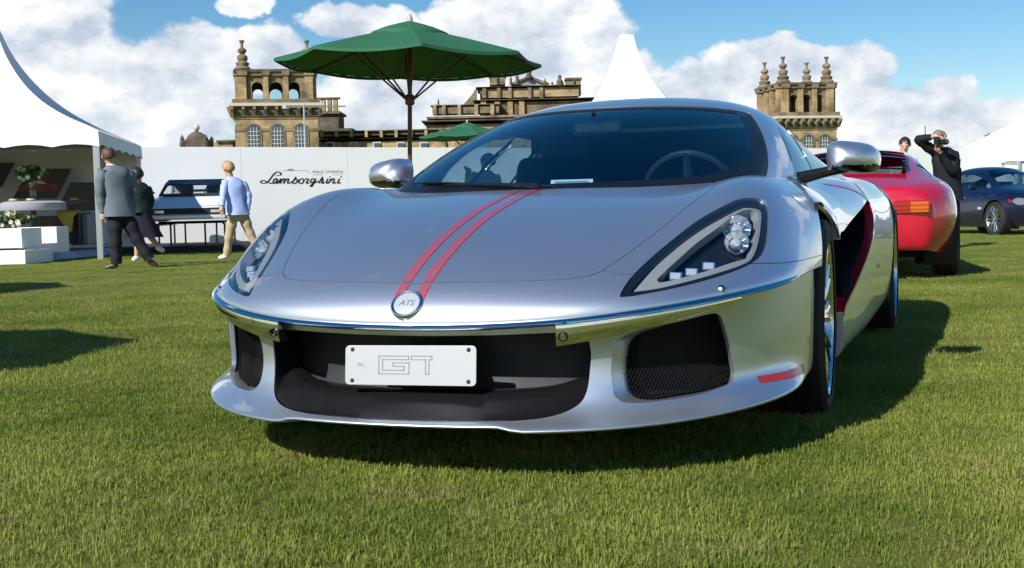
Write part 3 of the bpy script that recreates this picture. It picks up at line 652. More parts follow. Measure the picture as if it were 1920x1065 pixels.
MB().box((.0025, -.06, .03), (.0032, .06, .044)).build('card_print', mat('grey_print', (.3, .3, .33), .6), card)
# --- flanks
ARC2 = {}
for k in (1, -1):
    S = SD[k]
    a2 = arch_loop(S, RWX, RWZ, ARCH_R2, R(-30), R(210), (7.2, 2.0), 70); a2 = np.vstack([a2, [(a2[-1, 0], -1), (a2[0, 0], -1)]]); ARC2[k] = a2
    sc = []; g = (0.1, 4.0)
    for x, z in ((-.40, .585), (-.62, .618), (-.9, .655), (-1.2, .692), (-1.45, .722), (-1.56, .732), (-1.565, .70), (-1.50, .635), (-1.36, .555), (-1.15, .475), (-.9, .405), (-.7, .365), (-.5, .335), (-.40, .32)):
        uv, e = uv_from_xz(S, max(x, -3.7), z, g)
        if x > -.47: uv[0] = -.3 if False else 0.0
        sc.append(uv); g = uv
    sc = smooth_loop(sc, 4); sc[:, 0] = np.maximum(sc[:, 0], -.2)
    n_ = S.nu - 1
    outer = np.array([(u, 0.) for u in np.linspace(0, n_, 80)] + [(n_, v) for v in np.linspace(.2, 7.8, 30)] + [(u, 7.99) for u in np.linspace(n_, 0, 80)] + [(0, v) for v in np.linspace(7.8, .2, 40)])
    M_SIDE = M_SILVER
    panel('body_side', S, outer, [a2, sc], .1, .12, M_SIDE, car, .025)
    tun = tunnel('side_scoop', S, grow(S, sc, -.002), [lambda q, c: (q[0], q[1], q[2]), lambda q, c, k=k: (q[0] - .02, q[1] - k * .05, c[2] + (q[2] - c[2]) * .97), lambda q, c, k=k: (q[0] - .12, q[1] - k * .22, c[2] + (q[2] - c[2]) * .9)], M_BLACK, car)
    panel('scoop_backing', S, sc, [], .3, .3, M_BLACK, tun, 0, shift=(-.1, -k * .2, 0))
    i0 = int(np.argmin(np.hypot(sc[:, 0] - sc[20, 0], sc[:, 1] - sc[20, 1])))
    low = grow(S, sc, -.003)[19:54]; Pq = S(low[:, 0], low[:, 1]); nq = len(Pq); lay = [Pq + np.array([.004, k * .004, 0]), Pq + np.array([-.002, -k * .012, 0]), Pq + np.array([-.008, -k * .035, 0])]
    MB().add([q for l_ in lay for q in l_], [(i * nq + j, i * nq + j + 1, (i + 1) * nq + j + 1, (i + 1) * nq + j) for i in range(2) for j in range(nq - 1)]).build('scoop_trim', M_RED, car, True, 60)
    ribbon('scoop_trim', S, grow(S, sc, .006)[19:54], .016, M_RED, car)
    tl = np.array([uv_from_xz(S, x, z, (3, 6))[0] for x, z in ((-1.56, .748), (-1.62, .775), (-1.70, .80), (-1.78, .815))]); ribbon('scoop_trim', S, smooth_loop(tl, 5, False), .030, M_RED, car)
    tl = np.array([uv_from_xz(S, x, z, (3, 6))[0] for x, z in ((-.95, .80), (-1.2, .79), (-1.4, .77), (-1.55, .742))]); ribbon('scoop_trim', S, smooth_loop(tl, 5, False), .020, M_RED, car)
# --- wheel arches, wheels
def wheel(name, loc, side, r, w, rim_r, parent=None, spokes=10):
    wr = empty(name, loc); wr.parent = parent or car
    t = [(rim_r, -.5), (rim_r + .012, -.47), (r * .93, -.5), (r * .985, -.44), (r, -.34), (r, -.1), (r - .004, -.09), (r - .004, -.07), (r, -.06), (r, .06), (r - .004, .07), (r - .004, .09), (r, .1), (r, .34), (r * .985, .44), (r * .93, .5), (rim_r + .012, .47), (rim_r, .5)]
    MB().lathe([(a, b * w * side) for a, b in t], 64, axis='Y').build('tyre', M_RUBBER, wr, True, 30)
    rm = MB().lathe([(rim_r - .002, -.5 * w * side), (rim_r - .02, -.46 * w * side), (rim_r - .03, .30 * w * side), (rim_r - .012, .44 * w * side), (rim_r + .004, .49 * w * side), (rim_r + .006, .47 * w * side)], 64, axis='Y').build('rim', M_RIM, wr, True, 40)
    yo = .40 * w * side
    for i in range(spokes):
        a = 2 * math.pi * i / spokes
        for da in (-.07, .07):
            c0, c1 = a + da * .4, a + da * 1.6
            MB().tube([(.05 * math.cos(c0), yo * .75, .05 * math.sin(c0)), (rim_r * .55 * math.cos((c0 + c1) / 2), yo * .96, rim_r * .55 * math.sin((c0 + c1) / 2)), ((rim_r - .012) * math.cos(c1), yo, (rim_r - .012) * math.sin(c1))], [.016, .011, .012], 6).build('spoke', M_RIM, wr, True)
    MB().lathe([(.0, yo * .95), (.035, yo * .95), (.06, yo * .8), (.075, yo * .5)], 24, axis='Y').build('hub', M_RIM, wr, True)
    MB().lathe([(.06, 0), (rim_r - .05, 0), (rim_r - .05, .03 * side), (.06, .03 * side)], 40, axis='Y').build('brake_disc', mat('brake_iron', (.2, .2, .21), .35, 1.0), wr, True, 30)
    return wr
for k in (1, -1):
    w1 = wheel('wheel', (FWX, k * .835, FWZ), k, FWR, .235, .262); w1.rotation_euler = (0, 0, R(1.5))
    wheel('wheel', (RWX, k * .895, RWZ), k, RWR, .30, .275)
    for cx, cz, r, y0, y1 in ((FWX, FWZ, ARCH_R + .012, .60, .925), (RWX, RWZ, ARCH_R2 + .012, .62, .985)):
        MB().lathe([(r, k * y1), (r + .004, k * y0), (.05, k * y0)], 40, (cx, 0, cz), 'Y', R(-35), R(215)).build('wheel_arch_liner', M_BLACK, car, True, 40)
ub = MB().add([(1.26, -.3, .155), (1.26, .3, .155), (1.0, .70, .155), (.62, .86, .16), (.30, .60, .16), (-.42, .60, .15), (-.42, .90, .15), (-2.5, .92, .15), (-2.5, .6, .15), (-3.4, .6, .18), (-3.75, .85, .22),
                (-3.75, -.85, .22), (-3.4, -.6, .18), (-2.5, -.6, .15), (-2.5, -.92, .15), (-.42, -.90, .15), (-.42, -.60, .15), (.30, -.60, .16), (.62, -.86, .16), (1.0, -.70, .155)], [tuple(range(20))])
ub.build('underbody', M_BLACK, car)
rear = MB().add([(-3.80, -.93, .18), (-3.80, .93, .18), (-3.80, .93, .70), (-3.80, .80, .86), (-3.80, -.80, .86), (-3.80, -.93, .70)], [(0, 1, 2, 3, 4, 5)]).build('rear_panel', M_SATIN, car)
MB().add([(-3.05, -.90, .835), (-3.05, .90, .835), (-3.79, .82, .862), (-3.79, -.82, .862)], [(0, 1, 2, 3)]).build('rear_deck', M_SILVER, car)
# --- mirrors
def door_mirror(k, c):
    mo = MB(); n, m = 22, 12; vs, fs = [], []
    # teardrop shell: x fore-aft, y outward, z up
    for i in range(m + 1):
        t = i / m; x = .105 - .19 * t                                     # nose -> glass plane
        s = (1 - (1 - min(1, t * 1.25 + .02)) ** 2.4) ** .5
        for j in range(n):
            a = 2 * math.pi * j / n; ca, sa = math.cos(a), math.sin(a)
            e = .62; yy = abs(ca) ** e * math.copysign(1, ca) * .098 * s; zz = abs(sa) ** e * math.copysign(1, sa) * (.064 if sa > 0 else .058) * s
            zz -= .014 * (yy / .098) * (1 if sa > 0 else .3)
            vs.append((x - .03 * (yy / .098), k * yy, zz))
    for i in range(m):
        for j in range(n): fs.append((i * n + j, i * n + (j + 1) % n, (i + 1) * n + (j + 1) % n, (i + 1) * n + j))
    fs.append(tuple(range(n)))
    up_f = [f for f in fs if sum(vs[i][2] for i in f) / len(f) > -.030]; lo_f = [f for f in fs if f not in up_f]
    r = MB().add(vs, up_f).build('door_mirror', M_SILVER, car, True, 60); r.location = c
    MB().add([(x, y, z) for x, y, z in vs], lo_f).build('mirror_base', M_SATIN, r, True, 60)
    MB().lathe([(.0, 0), (.05, 0)], 20, (-.086, 0, .004), 'X').build('mirror_glass', M_RIM, r)
    MB().tube([(.02, -k * .02, -.034), (.035, -k * .10, -.052), (.06, -k * .20, -.075)], [.022, .02, .026], 10).build('mirror_arm', M_SATIN, r, True)
    return r
for k in (1, -1): door_mirror(k, (-.70, k * .982, .892))

# ------------------------------------------------------------------ lawn
def lawn_material():
    m = bpy.data.materials.new('lawn_turf'); m.use_nodes = True; nt = m.node_tree; N = nt.nodes; L = nt.links; b = N['Principled BSDF']
    b.inputs['Roughness'].default_value = .9; b.inputs['Specular IOR Level'].default_value = .15
    tc = N.new('ShaderNodeTexCoord')
    def noise(sc, det, rough=.6):
        n = N.new('ShaderNodeTexNoise'); L.new(tc.outputs['Object'], n.inputs['Vector']); n.inputs['Scale'].default_value = sc; n.inputs['Detail'].default_value = det; n.inputs['Roughness'].default_value = rough; return n.outputs['Fac']
    def mix(f, a, c):
        x = N.new('ShaderNodeMix'); x.data_type = 'RGBA'; L.new(f, x.inputs[0])
        for k, s in ((6, a), (7, c)):
            if isinstance(s, tuple): x.inputs[k].default_value = (*s, 1)
            else: L.new(s, x.inputs[k])
        return x.outputs[2]
    def ramp(f, lo, hi):
        r = N.new('ShaderNodeMapRange'); L.new(f, r.inputs[0]); r.inputs[1].default_value = lo; r.inputs[2].default_value = hi; return r.outputs[0]
    c = mix(ramp(noise(55, 8, .7), .3, .7), (.10, .14, .018), (.24, .265, .045))
    c = mix(ramp(noise(.9, 5), .35, .7), c, mix(ramp(noise(90, 4), .3, .7), (.20, .195, .045), (.33, .29, .10)))
    c = mix(ramp(noise(.23, 3), .4, .65), c, mix(ramp(noise(120, 3), .3, .7), (.09, .135, .018), (.21, .25, .04)))
    L.new(c, b.inputs['Base Color'])
    bp = N.new('ShaderNodeBump'); bp.inputs['Strength'].default_value = .9; bp.inputs['Distance'].default_value = .04; L.new(noise(70, 6, .7), bp.inputs['Height']); L.new(bp.outputs[0], b.inputs['Normal'])
    return m
lawn = mesh_obj('lawn', [(x, y, .022) for y in (-60, 0, 20, 80, 900) for x in (-900, -40, 40, 900)], [(j * 4 + i, j * 4 + i + 1, j * 4 + i + 5, j * 4 + i + 4) for j in range(4) for i in range(3)], lawn_material(), None, False)
tag(lawn, None, None, None, 'structure')
# blades: five tufts of short mown grass, scattered with geometry nodes
def blade_mat(name, lo, hi):
    m = bpy.data.materials.new(name); m.use_nodes = True; nt = m.node_tree; N = nt.nodes; L = nt.links; b = N['Principled BSDF']
    b.inputs['Roughness'].default_value = .55; b.inputs['Specular IOR Level'].default_value = .25
    oi = N.new('ShaderNodeObjectInfo'); geo = N.new('ShaderNodeNewGeometry'); mx = N.new('ShaderNodeMix'); mx.data_type = 'RGBA'
    ad = N.new('ShaderNodeMath'); ad.operation = 'ADD'; ad.use_clamp = True
    nz = N.new('ShaderNodeTexNoise'); nz.inputs['Scale'].default_value = 1.1; nz.inputs['Detail'].default_value = 4; L.new(geo.outputs['Position'], nz.inputs['Vector'])
    mr = N.new('ShaderNodeMapRange'); L.new(nz.outputs['Fac'], mr.inputs[0]); mr.inputs[1].default_value = .33; mr.inputs[2].default_value = .66; mr.inputs[3].default_value = -.25; mr.inputs[4].default_value = .75
    ml = N.new('ShaderNodeMath'); ml.operation = 'MULTIPLY'; ml.inputs[1].default_value = .55; L.new(geo.outputs['Random Per Island'], ml.inputs[0])
    L.new(ml.outputs[0], ad.inputs[0]); L.new(mr.outputs[0], ad.inputs[1]); L.new(ad.outputs[0], mx.inputs[0])
    mx.inputs[6].default_value = (*lo, 1); mx.inputs[7].default_value = (*hi, 1)
    dz = N.new('ShaderNodeTexNoise'); dz.inputs['Scale'].default_value = 2.3; dz.inputs['Detail'].default_value = 5; dz.inputs['Roughness'].default_value = .65; L.new(geo.outputs['Position'], dz.inputs['Vector'])
    dr = N.new('ShaderNodeMapRange'); L.new(dz.outputs['Fac'], dr.inputs[0]); dr.inputs[1].default_value = .54; dr.inputs[2].default_value = .70; dr.inputs[4].default_value = .65
    dry = N.new('ShaderNodeMix'); dry.data_type = 'RGBA'; L.new(dr.outputs[0], dry.inputs[0]); L.new(mx.outputs[2], dry.inputs[6]); dry.inputs[7].default_value = (.38, .30, .13, 1); mx = dry
    L.new(mx.outputs[2], b.inputs['Base Color'])
    tr = N.new('ShaderNodeBsdfTranslucent'); L.new(mx.outputs[2], tr.inputs[0]); ms = N.new('ShaderNodeMixShader'); ms.inputs[0].default_value = .4
    L.new(b.outputs[0], ms.inputs[1]); L.new(tr.outputs[0], ms.inputs[2]); L.new(ms.outputs[0], N['Material Output'].inputs[0])
    return m
M_BLADE = blade_mat('grass_blade', (.105, .17, .021), (.31, .35, .072))
def tuft(seed, n, rad, hmin, hmax):
    r = np.random.default_rng(seed); vs, fs = [], []
    for i in range(n):
        a, d = r.uniform(0, 6.283), rad * math.sqrt(r.uniform()); x, y = d * math.cos(a), d * math.sin(a)
        h_ = r.uniform(hmin, hmax); w = r.uniform(.0009, .0017); la = r.uniform(0, 6.283); lean = r.uniform(.15, .9) * h_
        lx, ly = math.cos(la), math.sin(la); px_, py_ = -ly * w, lx * w; b = len(vs)
        vs += [(x - px_, y - py_, -.004), (x + px_, y + py_, -.004), (x + lx * lean * .35 - px_ * .8, y + ly * lean * .35 - py_ * .8, h_ * .62), (x + lx * lean * .35 + px_ * .8, y + ly * lean * .35 + py_ * .8, h_ * .62), (x + lx * lean, y + ly * lean, h_)]
        fs += [(b, b + 1, b + 3, b + 2), (b + 2, b + 3, b + 4)]
    me = bpy.data.meshes.new('grass_tuft'); me.from_pydata(vs, [], fs); me.materials.append(M_BLADE); me.update(); return me
def grass(name, poly, density, tufts, label, seed):
    g = mesh_obj(name, [(x, y, .026) for x, y in poly], [tuple(range(len(poly)))], lawn.data.materials[0], None, False)
    tag(g, label, 'grass', None, 'stuff')
    ng = bpy.data.node_groups.new(name, 'GeometryNodeTree'); ng.interface.new_socket('Geometry', in_out='INPUT', socket_type='NodeSocketGeometry'); ng.interface.new_socket('Geometry', in_out='OUTPUT', socket_type='NodeSocketGeometry')
    N, L = ng.nodes, ng.links; gi_ = N.new('NodeGroupInput'); go = N.new('NodeGroupOutput')
    dp = N.new('GeometryNodeDistributePointsOnFaces'); dp.inputs['Density'].default_value = density; dp.inputs['Seed'].default_value = seed; L.new(gi_.outputs[0], dp.inputs[0])
    gm_ = N.new('GeometryNodeGeometryToInstance')
    for me in tufts:
        ob = bpy.data.objects.get(me.name + '_proto')
        mp = N.new('GeometryNodeInputMeshIsland') if False else None
    # tufts joined as instances to pick from
    for me in tufts:
        o_ = bpy.data.objects.new('grass_tuft', me)          # not linked to the scene: only a source for the scatter
        inf = N.new('GeometryNodeObjectInfo'); inf.inputs['Object'].default_value = o_; inf.inputs['As Instance'].default_value = True; L.new(inf.outputs['Geometry'], gm_.inputs[0])
    iop = N.new('GeometryNodeInstanceOnPoints'); L.new(dp.outputs['Points'], iop.inputs['Points']); L.new(gm_.outputs[0], iop.inputs['Instance']); iop.inputs['Pick Instance'].default_value = True
    ri = N.new('FunctionNodeRandomValue'); ri.data_type = 'INT'; ri.inputs[4].default_value = 0; ri.inputs[5].default_value = len(tufts) - 1; L.new(ri.outputs[2], iop.inputs['Instance Index'])
    rr_ = N.new('FunctionNodeRandomValue'); rr_.data_type = 'FLOAT_VECTOR'; rr_.inputs[0].default_value = (-.12, -.12, 0); rr_.inputs[1].default_value = (.12, .12, 6.283); L.new(rr_.outputs[0], iop.inputs['Rotation'])
    rs = N.new('FunctionNodeRandomValue'); rs.data_type = 'FLOAT'; rs.inputs[2].default_value = .65; rs.inputs[3].default_value = 1.25; rs.inputs['Seed'].default_value = 3; L.new(rs.outputs[1], iop.inputs['Scale'])
    jn = N.new('GeometryNodeJoinGeometry'); L.new(gi_.outputs[0], jn.inputs[0]); L.new(iop.outputs[0], jn.inputs[0]); L.new(jn.outputs[0], go.inputs[0])
    md = g.modifiers.new('scatter', 'NODES'); md.node_group = ng
    return g
_t = [tuft(s, 46, .055, .005, .018) for s in range(5)]
_t2 = [tuft(s + 20, 64, .10, .006, .020) for s in range(4)]
grass('mown_grass', [(-2.3, 1.9), (2.6, 1.9), (3.4, 5.0), (-3.2, 5.0)], 620, _t, 'short mown grass in front of the silver sports car', 1)
grass('mown_grass', [(-3.2, 5.0), (3.4, 5.0), (6.2, 11.0), (-6.0, 11.0)], 170, _t2, 'short mown grass either side of the silver sports car', 2)
grass('mown_grass', [(-6.0, 11.0), (6.2, 11.0), (13.5, 28), (-13.5, 28)], 42, _t2, 'short mown grass between the silver car and the white hoarding', 3)
# ------------------------------------------------------------------ white hoarding with the sponsor lettering
M_WHITE = mat('white_board', (.86, .87, .89), .5, var=.03, var_scale=1.5)
M_CANVAS = mat('white_canvas', (.80, .80, .80), .75, var=.03, var_scale=3, bump=.08, bump_scale=12)
M_INK = mat('black_ink', (.02, .02, .022), .5); M_GREYINK = mat('grey_ink', (.25, .25, .27), .5)
fa, fb = Vector((-9.3, 29.8, 0)), Vector((18.5, 43.3, 0)); fdir = (fb - fa).normalized(); flen = (fb - fa).length; fang = math.atan2(fdir.y, fdir.x)
hoard = empty('hoarding', fa, fang, 'long plain white hoarding with black script lettering, behind the cars', 'hoarding')
npan = 11; pw_ = flen / npan
for i in range(npan):
    b = MB().box((i * pw_ + .004, 0, .10), ((i + 1) * pw_ - .004, .06, 2.52)).build('panel', M_WHITE, hoard, bevel=.004)
    MB().box((i * pw_ - .04, .062, 0), (i * pw_ + .04, .16, 2.45)).build('post', M_SATIN, hoard)
MB().box((0, -.006, .0), (flen, .05, .096)).build('skirting', M_BLACK, hoard)
def hoard_pt(px, py):
    d = px_dir(px, py); # intersect the board plane
    n = Vector((-fdir.y, fdir.x, 0)); t = (fa - Vector((0, 0, CAM_H))).dot(n) / d.dot(n); P = Vector((0, 0, CAM_H)) + d * t
    return (P - fa).dot(fdir), P.z
# script lettering: pen strokes in the lettering's own units
STROKES = [
 ([(500, 275), (490, 258), (455, 238), (415, 240), (370, 268), (320, 325), (270, 395), (225, 440), (170, 462), (110, 460), (92, 440), (115, 415), (160, 410), (220, 435), (285, 466), (335, 455)], 20),
 ([(478, 262), (498, 278), (485, 296), (462, 292)], 20), ([(455, 300), (420, 312), (390, 300)], 9),
 ([(425, 385), (395, 368), (355, 400), (342, 445), (362, 468), (395, 440), (430, 378), (408, 445), (422, 466), (455, 440)], 20),
 ([(440, 452), (500, 372), (478, 465), (512, 410), (555, 372), (572, 390), (550, 465), (585, 405), (632, 372), (650, 392), (628, 445), (642, 466), (690, 445), (735, 425)], 20),
 ([(800, 335), (760, 395), (728, 450), (750, 470), (800, 455), (828, 415), (815, 385), (780, 392)], 21),
 ([(925, 372), (880, 385), (855, 430), (875, 468), (920, 462), (950, 420), (945, 385), (925, 372)], 21), ([(828, 425), (860, 420)], 10), ([(950, 395), (985, 385)], 10),
 ([(985, 385), (1010, 370), (1045, 385), (1025, 420), (1005, 450), (1020, 468), (1060, 455)], 20),
 ([(1185, 385), (1140, 370), (1100, 395), (1085, 435), (1105, 455), (1150, 430), (1190, 375), (1165, 440), (1130, 505), (1105, 530), (1085, 515), (1120, 485), (1200, 440), (1240, 420)], 19),
 ([(1335, 335), (1290, 400), (1250, 465), (1280, 415), (1320, 375), (1340, 392), (1315, 445), (1325, 467), (1370, 440)], 21),
 ([(1440, 372), (1405, 440), (1415, 466), (1450, 445)], 20), ([(1470, 330), (1476, 340)], 24),
 ([(1450, 465), (1500, 372), (1485, 420), (1530, 375), (1560, 375), (1560, 400), (1535, 450), (1550, 467), (1600, 440)], 20),
 ([(1670, 372), (1635, 440), (1640, 466), (1690, 445)], 20), ([(1695, 330), (1702, 345)], 26)]
def pen(name, pts, w, material, z=-.0015):
    p = smooth_loop(pts, 5, False) if len(pts) > 2 else np.array(pts, float)
    q = [hoard_pt(480 + a / 10.667, 300 + b / 10.667) for a, b in p]; sc = 32.5 / FPX / 10.667; vs, fs = [], []
    q = np.array(q); T = np.gradient(q, axis=0); T /= np.maximum(np.linalg.norm(T, axis=1, keepdims=True), 1e-9)
    # broad-nib pen: heavier on the down strokes
    for (x, zz), (tx, tz) in zip(q, T):
        ww = w * sc * (.45 + .55 * abs(tz)) / 2; vs += [(x - tz * ww, z, zz + tx * ww), (x + tz * ww, z, zz - tx * ww)]
    n = len(q); fs = [(2 * i, 2 * i + 1, 2 * i + 3, 2 * i + 2) for i in range(n - 1)]
    m = MB().add(vs, fs); m.add([(a, b - .0022, c) for a, b, c in vs], [f[::-1] for f in fs])
    return m.build(name, material, hoard)
for pts, w in STROKES: pen('script_stroke', pts, w * 1.5, M_INK, -.004)
pen('car_outline', [(530, 212), (600, 205), (640, 195), (690, 180), (735, 185), (760, 205), (830, 212), (960, 208), (1030, 225), (1085, 250)], 8, M_GREYINK, -.004)
pen('car_outline', [(625, 200), (690, 180), (735, 190), (720, 205), (650, 207)], 16, M_GREYINK, -.008)
for txt, px0, px1, py in (('POLO', 1130, 1340, 240), ('STORICO', 1390, 1730, 240)):
    x0, z0 = hoard_pt(480 + px0 / 10.667, 300 + (py + 18) / 10.667); x1, _ = hoard_pt(480 + px1 / 10.667, 300 + py / 10.667)
    me = text_mesh(txt, .12, .002, 0, 1.2, 'LEFT'); xs = [v.co.x for v in me.vertices]; k = (x1 - x0) / (max(xs) - min(xs))
    me.materials.append(M_GREYINK); o = bpy.data.objects.new('small_lettering', me); COL.objects.link(o); o.parent = hoard; o.rotation_euler = (R(90), 0, 0); o.scale = (k, .75, 1); o.location = (x0, -.004, z0)
    pen('underline', [(px0, 292), (px1 if txt == 'POLO' else px1, 292)] if txt == 'POLO' else [(1545, 292), (1730, 292)], 8, M_GREYINK, -.004)
# ------------------------------------------------------------------ tents
M_POLE = mat('tent_aluminium', (.62, .63, .65), .35, .9)
def pagoda(name, loc, rz, half, eave, peak, prof, label, walls=(), valance=.28, group=None):
    """square marquee with a swept concave roof; prof: list of (fraction of height, fraction of half width)"""
    t = empty(name, loc, rz, label, 'tent', group)
    rings = []
    pr = smooth_loop(prof, 6, False)
    cs = [(1, 1), (-1, 1), (-1, -1), (1, -1)]
    for side in range(4):
        a, b = cs[side], cs[(side + 1) % 4]; vs, fs = [], []; k = 13
        for (hf, wf) in pr:
            for j in range(k):
                s_ = j / (k - 1); x = (a[0] + (b[0] - a[0]) * s_) * half * wf; y = (a[1] + (b[1] - a[1]) * s_) * half * wf
                sag = .10 * half * wf * math.sin(math.pi * s_) * (1 - hf) * hf * 1.6
                vs.append((x * (1 - sag / max(half * wf, .1)), y * (1 - sag / max(half * wf, .1)), eave + (peak - eave) * hf - .05 * math.sin(math.pi * s_) * (1 - hf) * hf * 4))
        n = len(pr)
        fs = [(i * k + j, i * k + j + 1, (i + 1) * k + j + 1, (i + 1) * k + j) for i in range(n - 1) for j in range(k - 1)]
        MB().add(vs, fs).build('roof_panel', M_CANVAS, t, True, 60)
        # valance
        q = [(a[0] + (b[0] - a[0]) * s_, a[1] + (b[1] - a[1]) * s_) for s_ in np.linspace(0, 1, 25)]
        v2 = [(x * half, y * half, eave) for x, y in q] + [(x * (half + .012), y * (half + .012), eave - valance + .05 * abs(math.sin(i * math.pi / 4))) for i, (x, y) in enumerate(q)]
        MB().add(v2, [(i, i + 1, 26 + i, 25 + i) for i in range(24)]).build('valance', M_CANVAS, t, True)
    for cx, cy in cs:
        MB().box((cx * (half - .06) - .05, cy * (half - .06) - .05, 0), (cx * (half - .06) + .05, cy * (half - .06) + .05, eave - .01)).build('corner_post', M_POLE, t, bevel=.006)
    for (a, b) in ((0, 1), (1, 2), (2, 3), (3, 0)):
        p, q = cs[a], cs[b]; h1 = half - .06
        MB().tube([(p[0] * h1, p[1] * h1, eave - .06), (q[0] * h1, q[1] * h1, eave - .06)], .035, 6).build('eave_beam', M_POLE, t)
    w_ = half * prof[-1][1] * 1.1; MB().lathe([(0, .07), (w_ * .6, .06), (w_, .02), (w_ * 1.05, -.06)], 16, (0, 0, peak - .02)).build('roof_cap', M_CANVAS, t, True)
    for w in walls:
        a, b = cs[w], cs[(w + 1) % 4]; n = 25; q = [(a[0] + (b[0] - a[0]) * s_, a[1] + (b[1] - a[1]) * s_) for s_ in np.linspace(0, 1, n)]
        v = [(x * (half - .1 + .02 * math.sin(i * 1.9)), y * (half - .1 + .02 * math.sin(i * 1.9)), z) for z in (.02, eave - .03) for i, (x, y) in enumerate(q)]
        MB().add(v, [(i, i + 1, n + i + 1, n + i) for i in range(n - 1)]).build('side_wall', M_CANVAS, t, True)
    return t
SWEEP = [(0, 1), (.05, .90), (.13, .72), (.26, .50), (.42, .32), (.62, .175), (.82, .085), (1, .035)]
tentA = pagoda('marquee', (-10.2, 24.35, 0), R(8), 2.45, 2.36, 4.9, SWEEP, 'big white marquee with display boards inside and a bouquet out front', walls=(0, 1))
pagoda('marquee', (4.02, 41.5, 0), R(6), 3.5, 2.55, 6.55, [(0, 1), (.06, .86), (.15, .68), (.27, .49), (.42, .335), (.60, .21), (.80, .115), (1, .06)], 'white tent with a tall swept peak, rising behind the silver sports car', walls=(0, 1, 2, 3))
pagoda('marquee', (22.3, 45.5, 0), R(-4), 5.0, 2.3, 5.6, [(0, 1), (.2, .8), (.4, .58), (.6, .36), (.8, .18), (1, .04)], 'broad white marquee beyond the dark blue saloon', walls=(0, 1, 2, 3))
# ------------------------------------------------------------------ parasols
M_GREEN = mat('green_canvas', (.012, .105, .045), .8, var=.12, var_scale=5, bump=.06, bump_scale=40)
M_WOOD = mat('dark_hardwood', (.10, .035, .022), .5, var=.35, var_scale=14, stretch=(6, 6, 1))
def parasol(name, loc, rz, rad, top, label, group='green parasols', tilt=0.0):
    t = empty(name, loc, rz, label, 'parasol', group); t.rotation_euler = (0, tilt, rz)
    MB().tube([(0, 0, .02), (0, 0, top - .08)], .026, 12).build('pole', M_WOOD, t, True)
    MB().lathe([(.0, .0), (.26, .0), (.26, .05), (.24, .06), (.05, .07), (.045, .3), (.0, .3)], 24).build('base', mat('cast_iron', (.03, .03, .032), .5), t, True, 30)
    n = 8; drop = .37 * rad / 1.55; zc = top - .16
    for i in range(n):
        a0, a1 = 2 * math.pi * i / n, 2 * math.pi * (i + 1) / n; vs, fs = [], []; k, m = 7, 8
        for r_i in range(m + 1):
            f_ = r_i / m; r_ = .12 + (rad - .12) * f_
            for j in range(k):
                s_ = j / (k - 1); x = r_ * (math.cos(a0) * (1 - s_) + math.cos(a1) * s_); y = r_ * (math.sin(a0) * (1 - s_) + math.sin(a1) * s_)
                vs.append((x, y, zc - drop * f_ ** 1.08 - .06 * f_ * math.sin(math.pi * s_) * .7))
        fs = [(a * k + b, a * k + b + 1, (a + 1) * k + b + 1, (a + 1) * k + b) for a in range(m) for b in range(k - 1)]
        MB().add(vs, fs).build('canopy_panel', M_GREEN, t, True)
        # small flap hanging at the hem
        q = [(rad * (math.cos(a0) * (1 - s_) + math.cos(a1) * s_), rad * (math.sin(a0) * (1 - s_) + math.sin(a1) * s_), zc - drop - .06 * math.sin(math.pi * s_) * .7) for s_ in np.linspace(0, 1, 9)]
        MB().add(q + [(x * 1.002, y * 1.002, z - .035) for x, y, z in q], [(j, j + 1, 10 + j, 9 + j) for j in range(8)]).build('hem', M_GREEN, t, True)
        c, s_ = math.cos(a0), math.sin(a0)
        MB().tube([(.05 * c, .05 * s_, zc - .02), (rad * .985 * c, rad * .985 * s_, zc - drop - .012)], .011, 6).build('rib', M_WOOD, t)
        MB().tube([(.04 * c, .04 * s_, zc - .80), (rad * .50 * c, rad * .50 * s_, zc - drop * .47 - .02)], .011, 6).build('strut', M_WOOD, t)
    MB().lathe([(.04, -.06), (.055, -.04), (.055, .04), (.04, .06)], 14, (0, 0, zc - .80)).build('runner', M_WOOD, t, True)
    MB().lathe([(.46, -.10), (.44, -.055), (.30, .005), (.14, .055), (.03, .085)], 24, (0, 0, top - .16)).build('vent_cap', M_GREEN, t, True)
    MB().lathe([(.028, -.12), (.034, .0), (.03, .03), (.012, .07), (0, .08)], 12, (0, 0, top - .06)).build('finial', mat('pale_wood', (.5, .36, .26), .5), t, True)
    return t
p1_ = place(770, 280, 14.0)
parasol('parasol', (p1_.x - .05, 14.0, 0), R(9), 1.52, 2.98, 'large open green parasol on a dark wooden pole in front of the hoarding', tilt=R(1.6))
p2_ = place(868, 260, 36.0); parasol('parasol', (p2_.x, 40.0, 0), R(14), 1.6, 3.75, 'smaller green parasol whose top shows above the hoarding')
parasol('parasol', (-5.45, 4.15, 0), R(20), 1.5, 2.75, 'green parasol out of view, added to shade the grass next to the car')  # unseen parasol, put in only for its shadow on the near lawn
parasol('parasol', (-8.1, 10.6, 0), R(5), 1.5, 2.75, 'green parasol out of view, added to shade the lawn towards the marquee')  # second unseen parasol, added for the shadow band farther back at left

